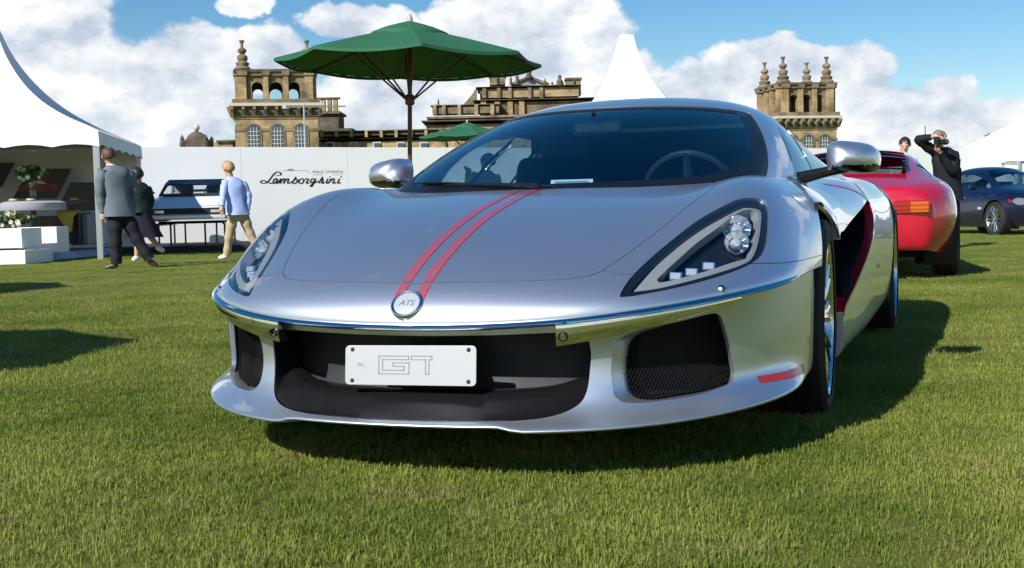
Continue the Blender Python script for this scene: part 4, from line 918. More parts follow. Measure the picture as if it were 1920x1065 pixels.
# ------------------------------------------------------------------ the stone palace behind the show field
def stone_mat(name, c0, c1, course=True):
    m = bpy.data.materials.new(name); m.use_nodes = True; nt = m.node_tree; N = nt.nodes; L = nt.links; b = N['Principled BSDF']; b.inputs['Roughness'].default_value = .9; b.inputs['Specular IOR Level'].default_value = .2
    tc = N.new('ShaderNodeTexCoord'); mp = N.new('ShaderNodeMapping'); L.new(tc.outputs['Object'], mp.inputs[0]); mp.inputs['Rotation'].default_value = (R(90), 0, 0)
    br = N.new('ShaderNodeTexBrick'); L.new(mp.outputs[0], br.inputs['Vector']); br.inputs['Scale'].default_value = 1.0; br.inputs['Brick Width'].default_value = 1.1; br.inputs['Row Height'].default_value = .48; br.inputs['Mortar Size'].default_value = .012
    br.inputs['Color1'].default_value = (*c0, 1); br.inputs['Color2'].default_value = (*c1, 1); br.inputs['Mortar'].default_value = (*[q * .62 for q in c0], 1)
    nz = N.new('ShaderNodeTexNoise'); nz.inputs['Scale'].default_value = .45; nz.inputs['Detail'].default_value = 9; nz.inputs['Roughness'].default_value = .65; L.new(tc.outputs['Object'], nz.inputs['Vector'])
    rp = N.new('ShaderNodeMapRange'); L.new(nz.outputs['Fac'], rp.inputs[0]); rp.inputs[1].default_value = .40; rp.inputs[2].default_value = .66
    mx = N.new('ShaderNodeMix'); mx.data_type = 'RGBA'; L.new(rp.outputs[0], mx.inputs[0]); L.new(br.outputs['Color'], mx.inputs[6]); mx.inputs[7].default_value = (c0[0] * .42, c0[1] * .42, c0[2] * .42, 1)
    L.new(mx.outputs[2], b.inputs['Base Color'])
    return m
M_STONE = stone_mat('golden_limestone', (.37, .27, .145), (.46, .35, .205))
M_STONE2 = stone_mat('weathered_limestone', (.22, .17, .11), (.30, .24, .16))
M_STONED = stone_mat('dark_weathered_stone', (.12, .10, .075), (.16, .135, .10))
M_LEAD = mat('roof_lead', (.20, .23, .28), .5, var=.2, var_scale=.6)
M_PANE = mat('window_pane', (.05, .07, .09), .08)
M_SASH = mat('white_sash', (.52, .52, .51), .5)
PD = 150.0; PS = PD / FPX
def pal(px, py, d=PD): return place(px, py, d)
def arch_poly(w, h, n=10):
    """doorway outline: rectangle with a semicircular head"""
    r = w / 2; return [(-r, 0), (r, 0)] + [(r * math.cos(a), h - r + r * math.sin(a)) for a in np.linspace(0, math.pi, n)]
def arched_wall(width, height, openings, depth, name, material, parent, matrix):
    """wall panel with through arches: openings = (centre, sill, width, top)"""
    pts, eds = [], []
    def loop(l): b = len(pts); pts.extend(l); eds.extend([(b + i, b + (i + 1) % len(l)) for i in range(len(l))])
    loop([(-width / 2, 0), (width / 2, 0), (width / 2, height), (-width / 2, height)])
    hs = []
    for c, s_, w, t in openings:
        l = [(c + a, s_ + b) for a, b in arch_poly(w, t - s_)]; loop(l); hs.append(np.array(l))
    r_ = delaunay_2d_cdt([Vector(p) for p in pts], eds, [], 0, 1e-5, False)
    P2 = np.array([tuple(p) for p in r_[0]]); F = [f for f in r_[2] if not any(inside(P2[list(f)].mean(0)[None], h_)[0] for h_ in hs)]
    n = len(P2); vs = [(a, 0, b) for a, b in P2] + [(a, depth, b) for a, b in P2]; fs = [tuple(f) for f in F] + [tuple(i + n for i in f[::-1]) for f in F]
    cnt = set((f[i], f[(i + 1) % 3]) for f in F for i in range(3))
    fs += [(a, b, b + n, a + n) for (a, b) in cnt if (b, a) not in cnt]
    o = MB().add(vs, fs).build(name, material, parent); o.matrix_local = matrix; return o
FINIAL = [(.95, 0), (1.0, .25), (.92, .5), (.70, .7), (.78, 1.0), (.86, 1.3), (.66, 1.55), (.50, 1.7), (.58, 2.0), (.66, 2.4), (.60, 2.75), (.40, 2.95), (.28, 3.05), (.34, 3.25), (.50, 3.45), (.56, 3.75), (.50, 4.05), (.30, 4.25), (.18, 4.4), (.16, 4.9), (.22, 5.3), (.32, 5.6), (.36, 5.75), (.0, 5.75)]
def tower(name, loc, rz, W, label, zc, zb, fin=(1, 1, 1, 1), dark=False):
    """corner tower: base block with arched sashes, bracketed cornice at zc, open belvedere, urn finials; local -Y faces the field"""
    t = empty(name, loc, rz, label, 'tower'); h = W / 2; cw = h * 1.14
    MB().box((-h, -h, 0), (h, h, zc - 1.9)).build('wall', M_STONE, t)
    for x in (-.52, 0, .52):
        for face in range(2):
            w = empty('window'); w.parent = t; w.location = (x * h * 1.1, -h, zc - 5.4) if face == 0 else (-h, -x * h * 1.1, zc - 5.4); w.rotation_euler = (0, 0, 0 if face == 0 else -R(90))
            MB().prism([(a * 1.28, b + .0) for a, b in arch_poly(1.5, 3.05)], .12, (0, -.10, -.1)).build('surround', M_STONE2, w)
            MB().prism(arch_poly(1.45, 2.9), .03, (0, -.135, 0)).build('pane', M_PANE, w)
            for gx in (-.36, 0, .36): MB().box((gx - .035, -.165, .02), (gx + .035, -.137, 2.5)).build('glazing_bar', M_SASH, w)
            for gz in (.5, 1.0, 1.5, 2.0): MB().box((-.70, -.168, gz - .03), (.70, -.140, gz + .03)).build('glazing_bar', M_SASH, w)
            MB().box((-.95, -.3, -.25), (.95, 0.0, 0)).build('sill', M_STONE2, w)
    MB().box((-h - .12, -h - .12, zc - 3.35), (h + .12, h + .12, zc - 3.05)).build('string_course', M_STONE2, t)
    MB().box((-h - .1, -h - .1, zc - 1.9), (h + .1, h + .1, zc - 1.6)).build('frieze', M_STONE2, t)
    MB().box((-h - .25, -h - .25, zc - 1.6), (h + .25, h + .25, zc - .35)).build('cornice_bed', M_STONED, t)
    nb = 9
    for i in range(nb):
        for face in range(2):
            x = -cw + .35 + (2 * cw - .7) * i / (nb - 1)
            b = MB().prism([(0, 0), (0, 1.1), (-.75, 1.1), (-.70, .8), (-.25, .35)], .36, (0, 0, 0), ((1, 0, 0), (0, 0, 1)), (0, 1, 0)).build('bracket', M_STONE2, t)
            if face == 0: b.rotation_euler = (0, 0, R(90)); b.location = (x + .18, -h - .25, zc - 1.55)
            else: b.location = (-h - .25, x - .18, zc - 1.55)
    MB().box((-cw, -cw, zc - .35), (cw, cw, zc)).build('cornice', mat('pale_cornice', (.50, .46, .38), .85, var=.15, var_scale=.8), t)
    MB().box((-h - .35, -h - .35, zc), (h + .35, h + .35, zc + .5)).build('plinth', M_STONE2, t)
    # open belvedere
    hb = h * .90; H = zb - zc - .5; dp = 1.1
    for k in range(4):
        mtx = Matrix.Rotation(R(90) * k, 4, 'Z') @ Matrix.Translation((0, -hb + .002 * k, zc + .5))
        arched_wall(2 * hb - .01 * k, H, [(-hb * .50, .0, hb * .30, H * .74), (0, .0, hb * .36, H * .74), (hb * .50, .0, hb * .30, H * .74)], dp, 'arcade', M_STONE2 if k else M_STONE2, t, mtx)
        # pilasters proud of the wall
        for x, w in ((-hb + .45, .95), (-hb * .27, .62), (hb * .27, .62), (hb - .45, .95)):
            o = MB().box((x - w / 2, -.45, 0), (x + w / 2, -.004, H)).build('pilaster', M_STONE, t); o.matrix_local = mtx
            o = MB().box((x - w / 2 - .15, -.62, H), (x + w / 2 + .15, .0, H + .55)).build('capital', M_STONE2, t); o.matrix_local = mtx
    MB().box((-hb - .30, -hb - .30, zb + .0), (hb + .30, hb + .30, zb + .45)).build('entablature', M_STONE2, t)
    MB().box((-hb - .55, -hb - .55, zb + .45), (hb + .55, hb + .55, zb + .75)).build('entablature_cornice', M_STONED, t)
    for i, (sx, sy) in enumerate(((-1, -1), (1, -1), (1, 1), (-1, 1))):
        if fin[i]:
            MB().lathe([(a * .98, b * .62) for a, b in FINIAL], 16, (sx * (hb - .55), sy * (hb - .55), zb + .75)).build('finial', M_STONE2, t, True, 40)
    return t
bT = pal(507, 300); zc1 = pal(507, 201).z; zb1 = pal(507, 141).z
tower('palace_tower', (bT.x, PD + 5, 0), R(11), 9.9, 'golden stone tower with open arcade, two tall urns and three arched windows', zc1 * (PD + 5) / PD, zb1 * (PD + 5) / PD - .6)
bT = pal(1503, 270); zc2 = pal(1503, 222, 165).z; zb2 = pal(1503, 168, 165).z
tower('palace_tower', (place(1492, 270, 172).x, 172, 0), R(-13 + 24), 8.3, 'stone tower crowned by four urns, above the roof of the silver sports car', zc2 * 172 / 165, zb2 * 172 / 165 - .2)
# roofscape pieces built from blocks given by their outline
def block(parent, name, x0, x1, y0, y1, d, thick, material, bevel=0):
    a, b = place(x0, y1, d), place(x1, y0, d); z0 = a.z
    return MB().box((a.x, d, max(z0, 0) if y1 < 420 else 0), (b.x, d + thick, b.z)).build(name, material, parent)
rng_ = empty('palace_wing', (0, 0, 0), 0, 'low stone palace wing with a long balustraded roof between tower and centre', 'building')
block(rng_, 'wall', 590, 835, 262, 470, 158, 8, M_STONE); block(rng_, 'cornice', 588, 838, 256, 262, 157.4, 9, M_STONED)
block(rng_, 'parapet', 592, 834, 246, 256, 158.3, 7, M_STONE2); block(rng_, 'coping', 590, 836, 243, 246.5, 157.9, 8, M_STONED)
for x in range(600, 830, 28): block(rng_, 'parapet_pier', x, x + 5, 244, 257, 157.7, 1, M_STONE)
for x in range(612, 830, 44):
    o = block(rng_, 'window', x, x + 14, 266, 300, 157.8, .3, M_SASH); block(rng_, 'pane', x + 2, x + 12, 268, 300, 157.6, .25, M_PANE)
# dark pavilion behind the tower
pav = empty('palace_pavilion', (0, 0, 0), 0, 'dark stone block with a balustrade, right behind the arcaded tower', 'building')
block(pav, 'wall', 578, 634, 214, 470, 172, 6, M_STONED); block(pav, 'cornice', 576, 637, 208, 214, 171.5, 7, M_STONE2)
for x in (578, 590, 602, 614, 625): block(pav, 'pier', x, x + 7, 184, 208, 172.4, .9, M_STONE)
block(pav, 'rail', 577, 636, 182, 186, 172.2, 1.3, M_STONED); block(pav, 'roof', 590, 660, 240, 252, 170, 5, M_STONED)
low = empty('palace_outbuilding', (0, 0, 0), 0, 'low stone block against the left foot of the arcaded tower', 'building')
block(low, 'wall', 408, 436, 266, 470, 152, 5, M_STONE); block(low, 'cornice', 405, 438, 262, 266, 151.6, 6, M_STONE2)
# far cupola
cup = empty('palace_cupola', place(370, 278, 230) - Vector((0, 0, place(370, 278, 230).z)), 0, 'small far-off turret with pinnacles and a ball on top', 'tower')
z0 = place(370, 278, 230).z
MB().box((-2.4, -2.4, 0), (2.4, 2.4, z0 + 1.5)).build('wall', M_STONED, cup); MB().lathe([(2.2, z0 + 1.5), (1.7, z0 + 2.3), (.9, z0 + 2.9), (.35, z0 + 3.1), (.3, z0 + 3.4)], 12).build('dome', M_STONED, cup, True)
MB().lathe([(.0, 0), (.45, .12), (.62, .55), (.45, .95), (0, 1.1)], 12, (0, 0, z0 + 3.3)).build('ball', mat('gilt_ball', (.55, .48, .36), .5), cup, True)
for sx in (-1, 1):
    for sy in (-1, 1): MB().lathe([(.5, 0), (.5, 1.3), (.35, 1.5), (.42, 1.9), (.15, 2.4), (0, 2.7)], 10, (sx * 2.2, sy * 2.2, z0 - .2)).build('pinnacle', M_STONED, cup, True)
# centre block
ctr = empty('palace_centre', (0, 0, 0), 0, 'broad stone palace centre with a pediment, stepped parapets and roof statues', 'building')
C = 175
block(ctr, 'wall', 806, 1180, 226, 470, C, 12, M_STONE); block(ctr, 'cornice', 790, 1190, 219, 226, C - .9, 13, M_STONED); block(ctr, 'frieze', 800, 1186, 214, 219, C - .4, 12.5, M_STONE2)
block(ctr, 'parapet', 811, 935, 198, 214, C + .3, 3, M_STONE2); block(ctr, 'coping', 807, 938, 194, 198.4, C, 3.6, M_STONED)
for x in (812, 829, 858, 890, 920): block(ctr, 'parapet_pier', x, x + 6, 196, 215, C - .1, .8, M_STONE)
block(ctr, 'attic', 900, 1113, 188, 216, C + 2, 12, M_STONE2); block(ctr, 'attic_cornice', 886, 1116, 182, 188.6, C + 1.2, 13, M_STONED)
for x in (902, 928, 952, 974): block(ctr, 'pilaster', x, x + 9, 189, 219, C + 1.5, .5, M_STONE)
for x in (913, 940, 962): block(ctr, 'niche', x, x + 8, 194, 217, C + 1.85, .3, M_STONED)
block(ctr, 'upper_wall', 900, 1085, 163, 184, C + 4, 9, M_STONE); block(ctr, 'upper_cornice', 893, 1090, 158.5, 163.5, C + 3.4, 10, M_STONED)
for x in (905, 932, 953, 990, 1012): block(ctr, 'pilaster', x, x + 6, 164, 184, C + 3.6, .5, M_STONE2)
block(ctr, 'chimney_block', 918, 947, 143, 159, C + 5, 3, M_STONE2); block(ctr, 'chimney_block', 1062, 1089, 149, 178, C + 5, 3, M_STONE2); block(ctr, 'chimney_cap', 1060, 1091, 145, 149.5, C + 4.8, 3.4, M_STONED); block(ctr, 'chimney_cap', 916, 949, 140.5, 143.5, C + 4.8, 3.4, M_STONED)
block(ctr, 'parapet_pier', 931, 933.5, 143.5, 159, C + 4.7, .3, M_STONED); block(ctr, 'parapet_pier', 1074, 1077, 149.5, 170, C + 4.7, .3, M_STONED)
a, b, c = place(958, 160, C + 5), place(1030, 160, C + 5), place(991, 146, C + 5)
MB().prism([(a.x, a.z), (b.x, b.z), (c.x, c.z)], 8, (0, C + 5, 0)).build('pediment', M_LEAD, ctr)
for (p, q) in ((a, c), (c, b)):
    MB().tube([(p.x, C + 4.8, p.z + .1), (q.x, C + 4.8, q.z + .1)], .22, 6).build('raking_cornice', M_STONE2, ctr)
# ramps down to the wings on the left
a, b, c, d_ = place(893, 163, C + 3), place(893, 197, C + 3), place(868, 197, C + 3), place(886, 176, C + 3)
MB().prism([(b.x, b.z), (a.x, a.z), (d_.x, d_.z), (c.x, c.z)], 3, (0, C + 3, 0)).build('scroll_buttress', M_STONE2, ctr)
def statue(px, py, h_, d):
    p = place(px, py, d); o = MB().lathe([(.0, 0), (.45, .0), (.42, .35), (.25, .45), (.34, .75), (.30, 1.1), (.36, 1.4), (.18, 1.6), (.16, 1.7), (.2, 1.85), (.12, 2.02), (0, 2.05)], 10, (0, 0, 0)).build('statue', M_STONED, ctr, True); o.location = p; s = h_ / 2.05; o.scale = (s, s, s)
for px, py, h_ in ((958, 159, 1.2), (970, 158.5, 1.6), (992, 147, 2.4), (1022, 160, 1.0), (1036, 178, 1.9), (1050, 178, 2.9), (1056, 178, 1.8), (1026, 170, 1.2), (1042, 178, 1.6), (822, 196, .8)): statue(px, py, h_, C + 4.6)
# mast with a cross bar by the tower, and a thin aerial on the right
mast = empty('lighting_mast', place(573, 300, 100) - Vector((0, 0, place(573, 300, 100).z)), 0, 'thin grey mast with a horizontal bar in front of the arcaded tower', 'mast'); zt = place(573, 200, 100).z
MB().tube([(0, 0, 0), (0, 0, zt + .3)], .07, 8).build('pole', M_POLE, mast); MB().tube([(-1.5, 0, zt), (3.4, 0, zt - .04)], .06, 6).build('crossbar', M_POLE, mast); MB().box((.0 - 1.75, -.15, zt - .12), (-1.4, .15, zt + .2)).build('lamp', M_POLE, mast)
aer = empty('aerial', place(1735, 300, 60) - Vector((0, 0, place(1735, 300, 60).z)), 0, 'thin dark aerial pole behind the photographer', 'pole')
MB().tube([(0, 0, 0), (0, 0, place(1735, 236, 60).z)], [.05, .02], 6).build('pole', M_SATIN, aer)
# distant tree top on the right
def tree(name, loc, h_, r_, label, n=900, seed=4):
    t = empty(name, loc, 0, label, 'tree'); rg = np.random.default_rng(seed)
    MB().tube([(0, 0, 0), (.05 * h_, 0, h_ * .5), (0, 0, h_ * .85)], [h_ * .035, h_ * .025, h_ * .008], 8).build('trunk', mat('bark', (.06, .045, .03), .9), t, True)
    vs, fs = [], []
    cl = [(rg.normal(0, .5) * r_, rg.normal(0, .5) * r_, h_ * .72 + rg.normal(0, .16) * h_, r_ * rg.uniform(.3, .5)) for _ in range(14)]
    for i in range(n):
        cx, cy, cz, cr = cl[rg.integers(len(cl))]; d = rg.normal(size=3); d /= np.linalg.norm(d); p = np.array((cx, cy, cz)) + d * cr * rg.uniform(.5, 1)
        a = rg.normal(size=3); a /= np.linalg.norm(a); b = np.cross(a, rg.normal(size=3)); b /= np.linalg.norm(b); s = .12 * r_ * rg.uniform(.6, 1.3); k = len(vs)
        vs += [p - a * s, p + b * s * .6, p + a * s, p - b * s * .6]; fs.append((k, k + 1, k + 2, k + 3))
    mesh_obj('crown', vs, fs, mat('tree_leaves', (.035, .055, .02), .7, var=.5, var_scale=.8), t, False); return t
pt = place(1858, 285, 120); tree('tree', (pt.x, 120, 0), pt.z + 1.0, 1.5, 'dark green tree top peeping over the white hoarding')

# ------------------------------------------------------------------ people
def skin(name, verts, edges, radii, material, parent, root=0, sub=2):
    me = bpy.data.meshes.new(name); me.from_pydata([tuple(v) for v in verts], edges, []); me.update()
    ob = bpy.data.objects.new(name, me); COL.objects.link(ob)
    md = ob.modifiers.new('skin', 'SKIN'); md.use_smooth_shade = True; md.branch_smoothing = .6
    for i, sv in enumerate(me.skin_vertices[0].data):
        r = radii[i]; sv.radius = (r, r) if not isinstance(r, tuple) else r; sv.use_root = (i == root)
    ss = ob.modifiers.new('smooth', 'SUBSURF'); ss.levels = sub; ss.render_levels = sub
    dg = bpy.context.evaluated_depsgraph_get(); m2 = bpy.data.meshes.new_from_object(ob.evaluated_get(dg)); bpy.data.objects.remove(ob); m2.name = name
    m2.materials.clear(); m2.materials.append(material); m2.polygons.foreach_set('use_smooth', [True] * len(m2.polygons))
    o = bpy.data.objects.new(name, m2); COL.objects.link(o); o.parent = parent; return o
M_SKIN = mat('skin', (.52, .29, .21), .5, var=.08, var_scale=12)
def hand(parent, wrist, tip_dir, thumb_dir, size=.17):
    w = Vector(wrist); d = Vector(tip_dir).normalized(); t = Vector(thumb_dir); t = (t - d * t.dot(d)).normalized(); n = d.cross(t)
    m = MB(); m.tube([w, w + d * size * .22, w + d * size * .5], [size * .17, size * .24, size * .22], 8)
    for i, (o, l) in enumerate(((.20, .40), (.07, .46), (-.07, .43), (-.19, .34))):
        b = w + d * size * .46 + t * size * o; c = b + d * size * l * .5 + n * size * .06; e = c + d * size * l * .4 + n * size * .16
        m.tube([b, c, e], [size * .065, size * .058, size * .045], 6)
    b = w + d * size * .18 + t * size * .2; m.tube([b, b + d * size * .18 + t * size * .16, b + d * size * .36 + t * size * .18 + n * size * .05], [size * .085, size * .07, size * .055], 6)
    return m.build('hand', M_SKIN, parent, True, 80)
def person(loc, rz, J, face, label, top, legs, shoe, hair, coat_len=0.0, skirt=None, collar=None, bulk=1.0, hair_long=False, group='visitors walking about the show'):
    """J: joints in metres; one skinned body, clothes and hair as children"""
    t = empty('person', loc, rz, label, 'person', group); v = {k: Vector(p) for k, p in J.items()}; face = Vector(face).normalized()
    H_, Nk, Ch, Pe = v['head'], v['neck'], v['chest'], v['pelvis']; upv = (H_ - Nk).normalized()
    names = ['pelvis', 'waist', 'chest', 'neck', 'head_base', 'head', 'head_top']
    pts = [Pe, Pe.lerp(Ch, .5), Ch, Nk, Nk.lerp(H_, .55) + face * .012, H_ + face * .012, H_ + upv * .085]
    rad = [.12, .115, .13, .055, .072, (.082, .094), .055]; eds = [(i, i + 1) for i in range(6)]
    def chain(start, joints, radii):
        p_ = start
        for q, r in zip(joints, radii): pts.append(q); rad.append(r); eds.append((p_, len(pts) - 1)); p_ = len(pts) - 1
    for s in 'LR':
        chain(2, [v['sh' + s], v['el' + s], v['ha' + s]], [.058, .042, .03]); chain(0, [v['hip' + s], v['kn' + s], v['an' + s], v['to' + s]], [.085, .056, .04, .03])
    skin('body', pts, eds, rad, M_SKIN, t)
    # face: nose, eyes, ears
    side = face.cross(upv).normalized(); f = MB()
    f.tube([H_ + face * .095 + upv * .01, H_ + face * .118 - upv * .022], [.010, .015], 6); f.build('nose', M_SKIN, t, True)
    for s in (-1, 1):
        MB().lathe([(0, -.012), (.010, -.006), (.012, 0), (.010, .006), (0, .012)], 8, tuple(H_ + face * .092 + upv * .012 + side * .034 * s)).build('eye', mat('eye_dark', (.05, .03, .02), .2), t, True)
        MB().tube([H_ + side * .082 * s - upv * .025 - face * .005, H_ + side * .095 * s + upv * .005 - face * .012, H_ + side * .088 * s + upv * .03 - face * .01], [.012, .016, .012], 6).build('ear', M_SKIN, t, True)
    # clothes
    B = bulk; lat = (v['shR'] - v['shL']); lat.z = 0; lat = lat.normalized(); dep = Vector((0, 0, 1)).cross(lat); shw = (v['shR'] - v['shL']).length / 2; shm = (v['shR'] + v['shL']) / 2
    def loft(name, rings, material, n=32, wr=.010, seed=1):
        rg = np.random.default_rng(seed); fold = rg.uniform(0, 6.28, 4); vs, fs = [], []
        for i, (c, a_, b_) in enumerate(rings):
            for j in range(n):
                q = 2 * math.pi * j / n; w_ = wr * (math.sin(3 * q + i * 1.7 + fold[0]) + .7 * math.sin(5 * q - i * 2.3 + fold[1]))
                vs.append(Vector(c) + lat * math.copysign(abs(math.cos(q)) ** .85, math.cos(q)) * (a_ + w_) + dep * math.copysign(abs(math.sin(q)) ** .85, math.sin(q)) * (b_ + w_))
        fs = [(i * n + j, i * n + (j + 1) % n, (i + 1) * n + (j + 1) % n, (i + 1) * n + j) for i in range(len(rings) - 1) for j in range(n)]
        return MB().add(vs, fs)
    def limb(m, P, Rr, k=7, seed=2):
        P = smooth_loop([tuple(p) for p in P], k, False); tt = np.linspace(0, 1, len(P)); rs = np.interp(tt, np.linspace(0, 1, len(Rr)), Rr); rg = np.random.default_rng(seed)
        rs = rs * (1 + .07 * np.sin(tt * 23 + seed) + rg.normal(0, .03, len(P))); m.tube([Vector(p) for p in P], [float(r) for r in rs], 14)
    hem = Pe + Vector((0, 0, -coat_len)); wst = Pe.lerp(Ch, .45)
    g = loft('t', [(hem, .212 * B, .162 * B), (hem.lerp(wst, .35), .198 * B, .150 * B), (wst, .172 * B, .122 * B), (wst.lerp(Ch, .55), .182 * B, .13 * B), (Ch, .192 * B, .135 * B), (Ch.lerp(shm, .7), shw + .012, .118 * B), (shm + Vector((0, 0, .03)), shw * .93, .092 * B), (shm.lerp(Nk, .6) + Vector((0, 0, .025)), shw * .52, .078), (Nk, .066, .066)], top)
    for k_, s in enumerate('LR'):
        e_ = v['el' + s].lerp(v['ha' + s], .86); limb(g, [v['sh' + s].lerp(shm, .12), v['sh' + s].lerp(v['el' + s], .5), v['el' + s], v['el' + s].lerp(e_, .5), e_], [.078 * B, .070 * B, .060 * B, .054 * B, .046 * B], 6, k_ + 3)
    g.build('upper_garment', top, t, True, 80)
    if not skirt:
        mid = (v['hipL'] + v['hipR']) / 2
        g = loft('p', [(Pe + Vector((0, 0, .12)), .155 * B, .112 * B), (Pe, .165 * B, .122 * B), (mid - Vector((0, 0, .02)), .172 * B, .125 * B), (mid - Vector((0, 0, .10)), .13 * B, .10 * B), (mid - Vector((0, 0, .15)), .05, .05)], legs)
        for k_, s in enumerate('LR'): limb(g, [v['hip' + s] + Vector((0, 0, .02)), v['hip' + s].lerp(v['kn' + s], .5), v['kn' + s], v['kn' + s].lerp(v['an' + s], .5), v['an' + s] + Vector((0, 0, .01))], [.098 * B, .094 * B, .078 * B, .072 * B, .070 * B], 6, k_ + 7)
        g.build('trousers', legs, t, True, 80)
    else:
        n = 24; vs, fs = [], []; c0 = Pe; c1 = (v['knL'] + v['knR']) / 2 + Vector((0, 0, -.02))
        for i in range(7):
            q = c0.lerp(c1, i / 6) if i else c0 + Vector((0, 0, .06)); r = .135 + .10 * (i / 6) ** .8
            for j in range(n): a = 2 * math.pi * j / n; rr_ = r * (1 + .07 * math.sin(a * 6) * i / 6); vs.append(q + Vector((math.cos(a) * rr_ * (1 + .25 * i / 6), math.sin(a) * rr_ * .8, 0)))
        fs = [(i * n + j, i * n + (j + 1) % n, (i + 1) * n + (j + 1) % n, (i + 1) * n + j) for i in range(6) for j in range(n)]
        MB().add(vs, fs).build('skirt', legs, t, True)
    for s in 'LR':
        a, b = v['an' + s], v['to' + s]; d = (b - a); d.z = 0; d = d.normalized() if d.length > .01 else face
        skin('shoe', [a + Vector((0, 0, .0)) - d * .03, a.lerp(b, .5) + Vector((0, 0, .005)), b + d * .05], [(0, 1), (1, 2)], [.05, .045, .036], shoe, t)
    if collar: MB().lathe([(.085, -.04), (.072, .0), (.066, .03)], 16, tuple(Nk - upv * .012)).build('collar', collar, t, True)
    # hair: cap of short locks
    rg = np.random.default_rng(int(abs(loc[0] * 100))); vs, fs = [], []
    n, m = 36, 14
    for i in range(m + 1):
        for j in range(n):
            a = 2 * math.pi * j / n; fa_ = math.sin(a)                      # +1 at the face, -1 at the nape
            lim = math.pi * (.36 + .30 * (.5 - .5 * fa_) ** .8 + (.04 if hair_long else 0)); ph = lim * i / m
            d = upv * math.cos(ph) + (side * math.cos(a) + face * fa_) * math.sin(ph)
            el_ = .106 + .012 * max(0, -d.dot(face)) + rg.uniform(-.009, .009) + (.010 if hair_long else 0) - (.012 if i == m else 0) + .006 * math.cos(ph) - .010 * abs(d.dot(side))
            vs.append(H_ + upv * .008 - face * .004 + d * el_)
    fs = [(i * n + j, i * n + (j + 1) % n, (i + 1) * n + (j + 1) % n, (i + 1) * n + j) for i in range(m) for j in range(n)]
    MB().add(vs, fs).build('hair', hair, t, True, 180)
    for s in 'LR':
        d = v['ha' + s] - v['el' + s]; hand(t, v['el' + s].lerp(v['ha' + s], .9), d, face - d * .0)
    return t
def jx(pxc, py0, s, d): return {k: ((q[0] - pxc) * s, q[2] if len(q) > 2 else 0, (py0 - q[1]) * s) for k, q in d.items()}
def cloth(n, c, r=.8, v=.15): return mat(n, c, r, var=v, var_scale=9, bump=.25, bump_scale=14, spec=.2)
HAIR_BR, HAIR_BL, HAIR_DK, HAIR_GR = mat('brown_hair', (.10, .05, .03), .6, var=.4, var_scale=60), mat('blonde_hair', (.42, .27, .13), .55, var=.35, var_scale=60), mat('dark_hair', (.02, .016, .014), .5, var=.3, var_scale=60), mat('grey_hair', (.16, .14, .13), .6, var=.3, var_scale=60)
M_SHOE = mat('brown_leather', (.07, .035, .02), .4); M_SHOEB = mat('black_leather', (.012, .012, .012), .35); M_SHOEW = mat('white_canvas_shoe', (.7, .7, .68), .7)
W_SHIRT = cloth('white_shirt', (.75, .76, .78), .7, .05)
# man in a grey jacket, walking past the marquee
s = 17.8 / FPX
jm = jx(235, 506, s, dict(head=(213, 292, -.02), neck=(216, 309), chest=(222, 333), pelvis=(227, 392), shL=(204, 319, -.12), elL=(200, 360, -.16), haL=(203, 402, -.14), shR=(246, 322, .10), elR=(252, 360, .14), haR=(248, 398, .12),
     hipL=(221, 396, -.05), knL=(222, 446, -.08), anL=(221, 494, -.06), toL=(205, 501, -.08), hipR=(236, 396, .05), knR=(255, 444, .06), anR=(278, 488, .08), toR=(286, 500, .10)))
person((-5.63, 17.8, 0), 0, jm, (-.6, .8, 0), 'man in a grey jacket and dark trousers, walking away in mid-stride', cloth('grey_tweed', (.13, .16, .19)), cloth('dark_trousers', (.018, .018, .024)), M_SHOE, HAIR_BR, coat_len=.10, collar=W_SHIRT, bulk=1.14)
# woman in dark clothes just behind him
s = 18.9 / FPX
jw = jx(265, 500, s, dict(head=(263, 328, 0), neck=(264, 341), chest=(266, 358), pelvis=(268, 398), shL=(254, 349, -.1), elL=(250, 376, -.12), haL=(250, 402, -.1), shR=(280, 351, .1), elR=(284, 376, .12), haR=(280, 400, .1),
     hipL=(263, 402, -.04), knL=(262, 444, -.05), anL=(259, 480, -.04), toL=(256, 487, -.06), hipR=(273, 402, .04), knR=(280, 440, .06), anR=(295, 462, .08), toR=(300, 472, .1)))
person((place(265, 500, 18.9).x, 18.9, 0), 0, jw, (-.4, .9, 0), 'woman in a dark green top and dark skirt, striding behind the man in grey', cloth('dark_green_knit', (.02, .035, .032)), cloth('navy_skirt', (.014, .013, .022)), M_SHOEW, HAIR_DK, skirt=True, bulk=.86, hair_long=True)
# woman with short blonde hair, pale blue shirt, beige trousers
s = 21.4 / FPX
jb = jx(440, 487, s, dict(head=(434, 316, 0), neck=(437, 332), chest=(443, 353), pelvis=(449, 396), shL=(429, 342, -.08), elL=(428, 366, -.2), haL=(427, 390, -.3), shR=(459, 344, .1), elR=(468, 370, .1), haR=(466, 398, .05),
     hipL=(443, 400, -.05), knL=(434, 438, -.08), anL=(427, 478, -.05), toL=(416, 484, -.05), hipR=(456, 400, .05), knR=(468, 436, .08), anR=(484, 472, .1), toR=(476, 483, .05)))
person((place(440, 487, 21.4).x, 21.4, 0), 0, jb, (-.75, .65, 0), 'person with short blonde hair in a pale blue shirt and beige trousers', cloth('pale_blue_shirt', (.36, .47, .80), .7, .06), cloth('beige_chinos', (.42, .34, .22)), M_SHOEW, HAIR_BL, coat_len=.07, bulk=.98, hair_long=True)
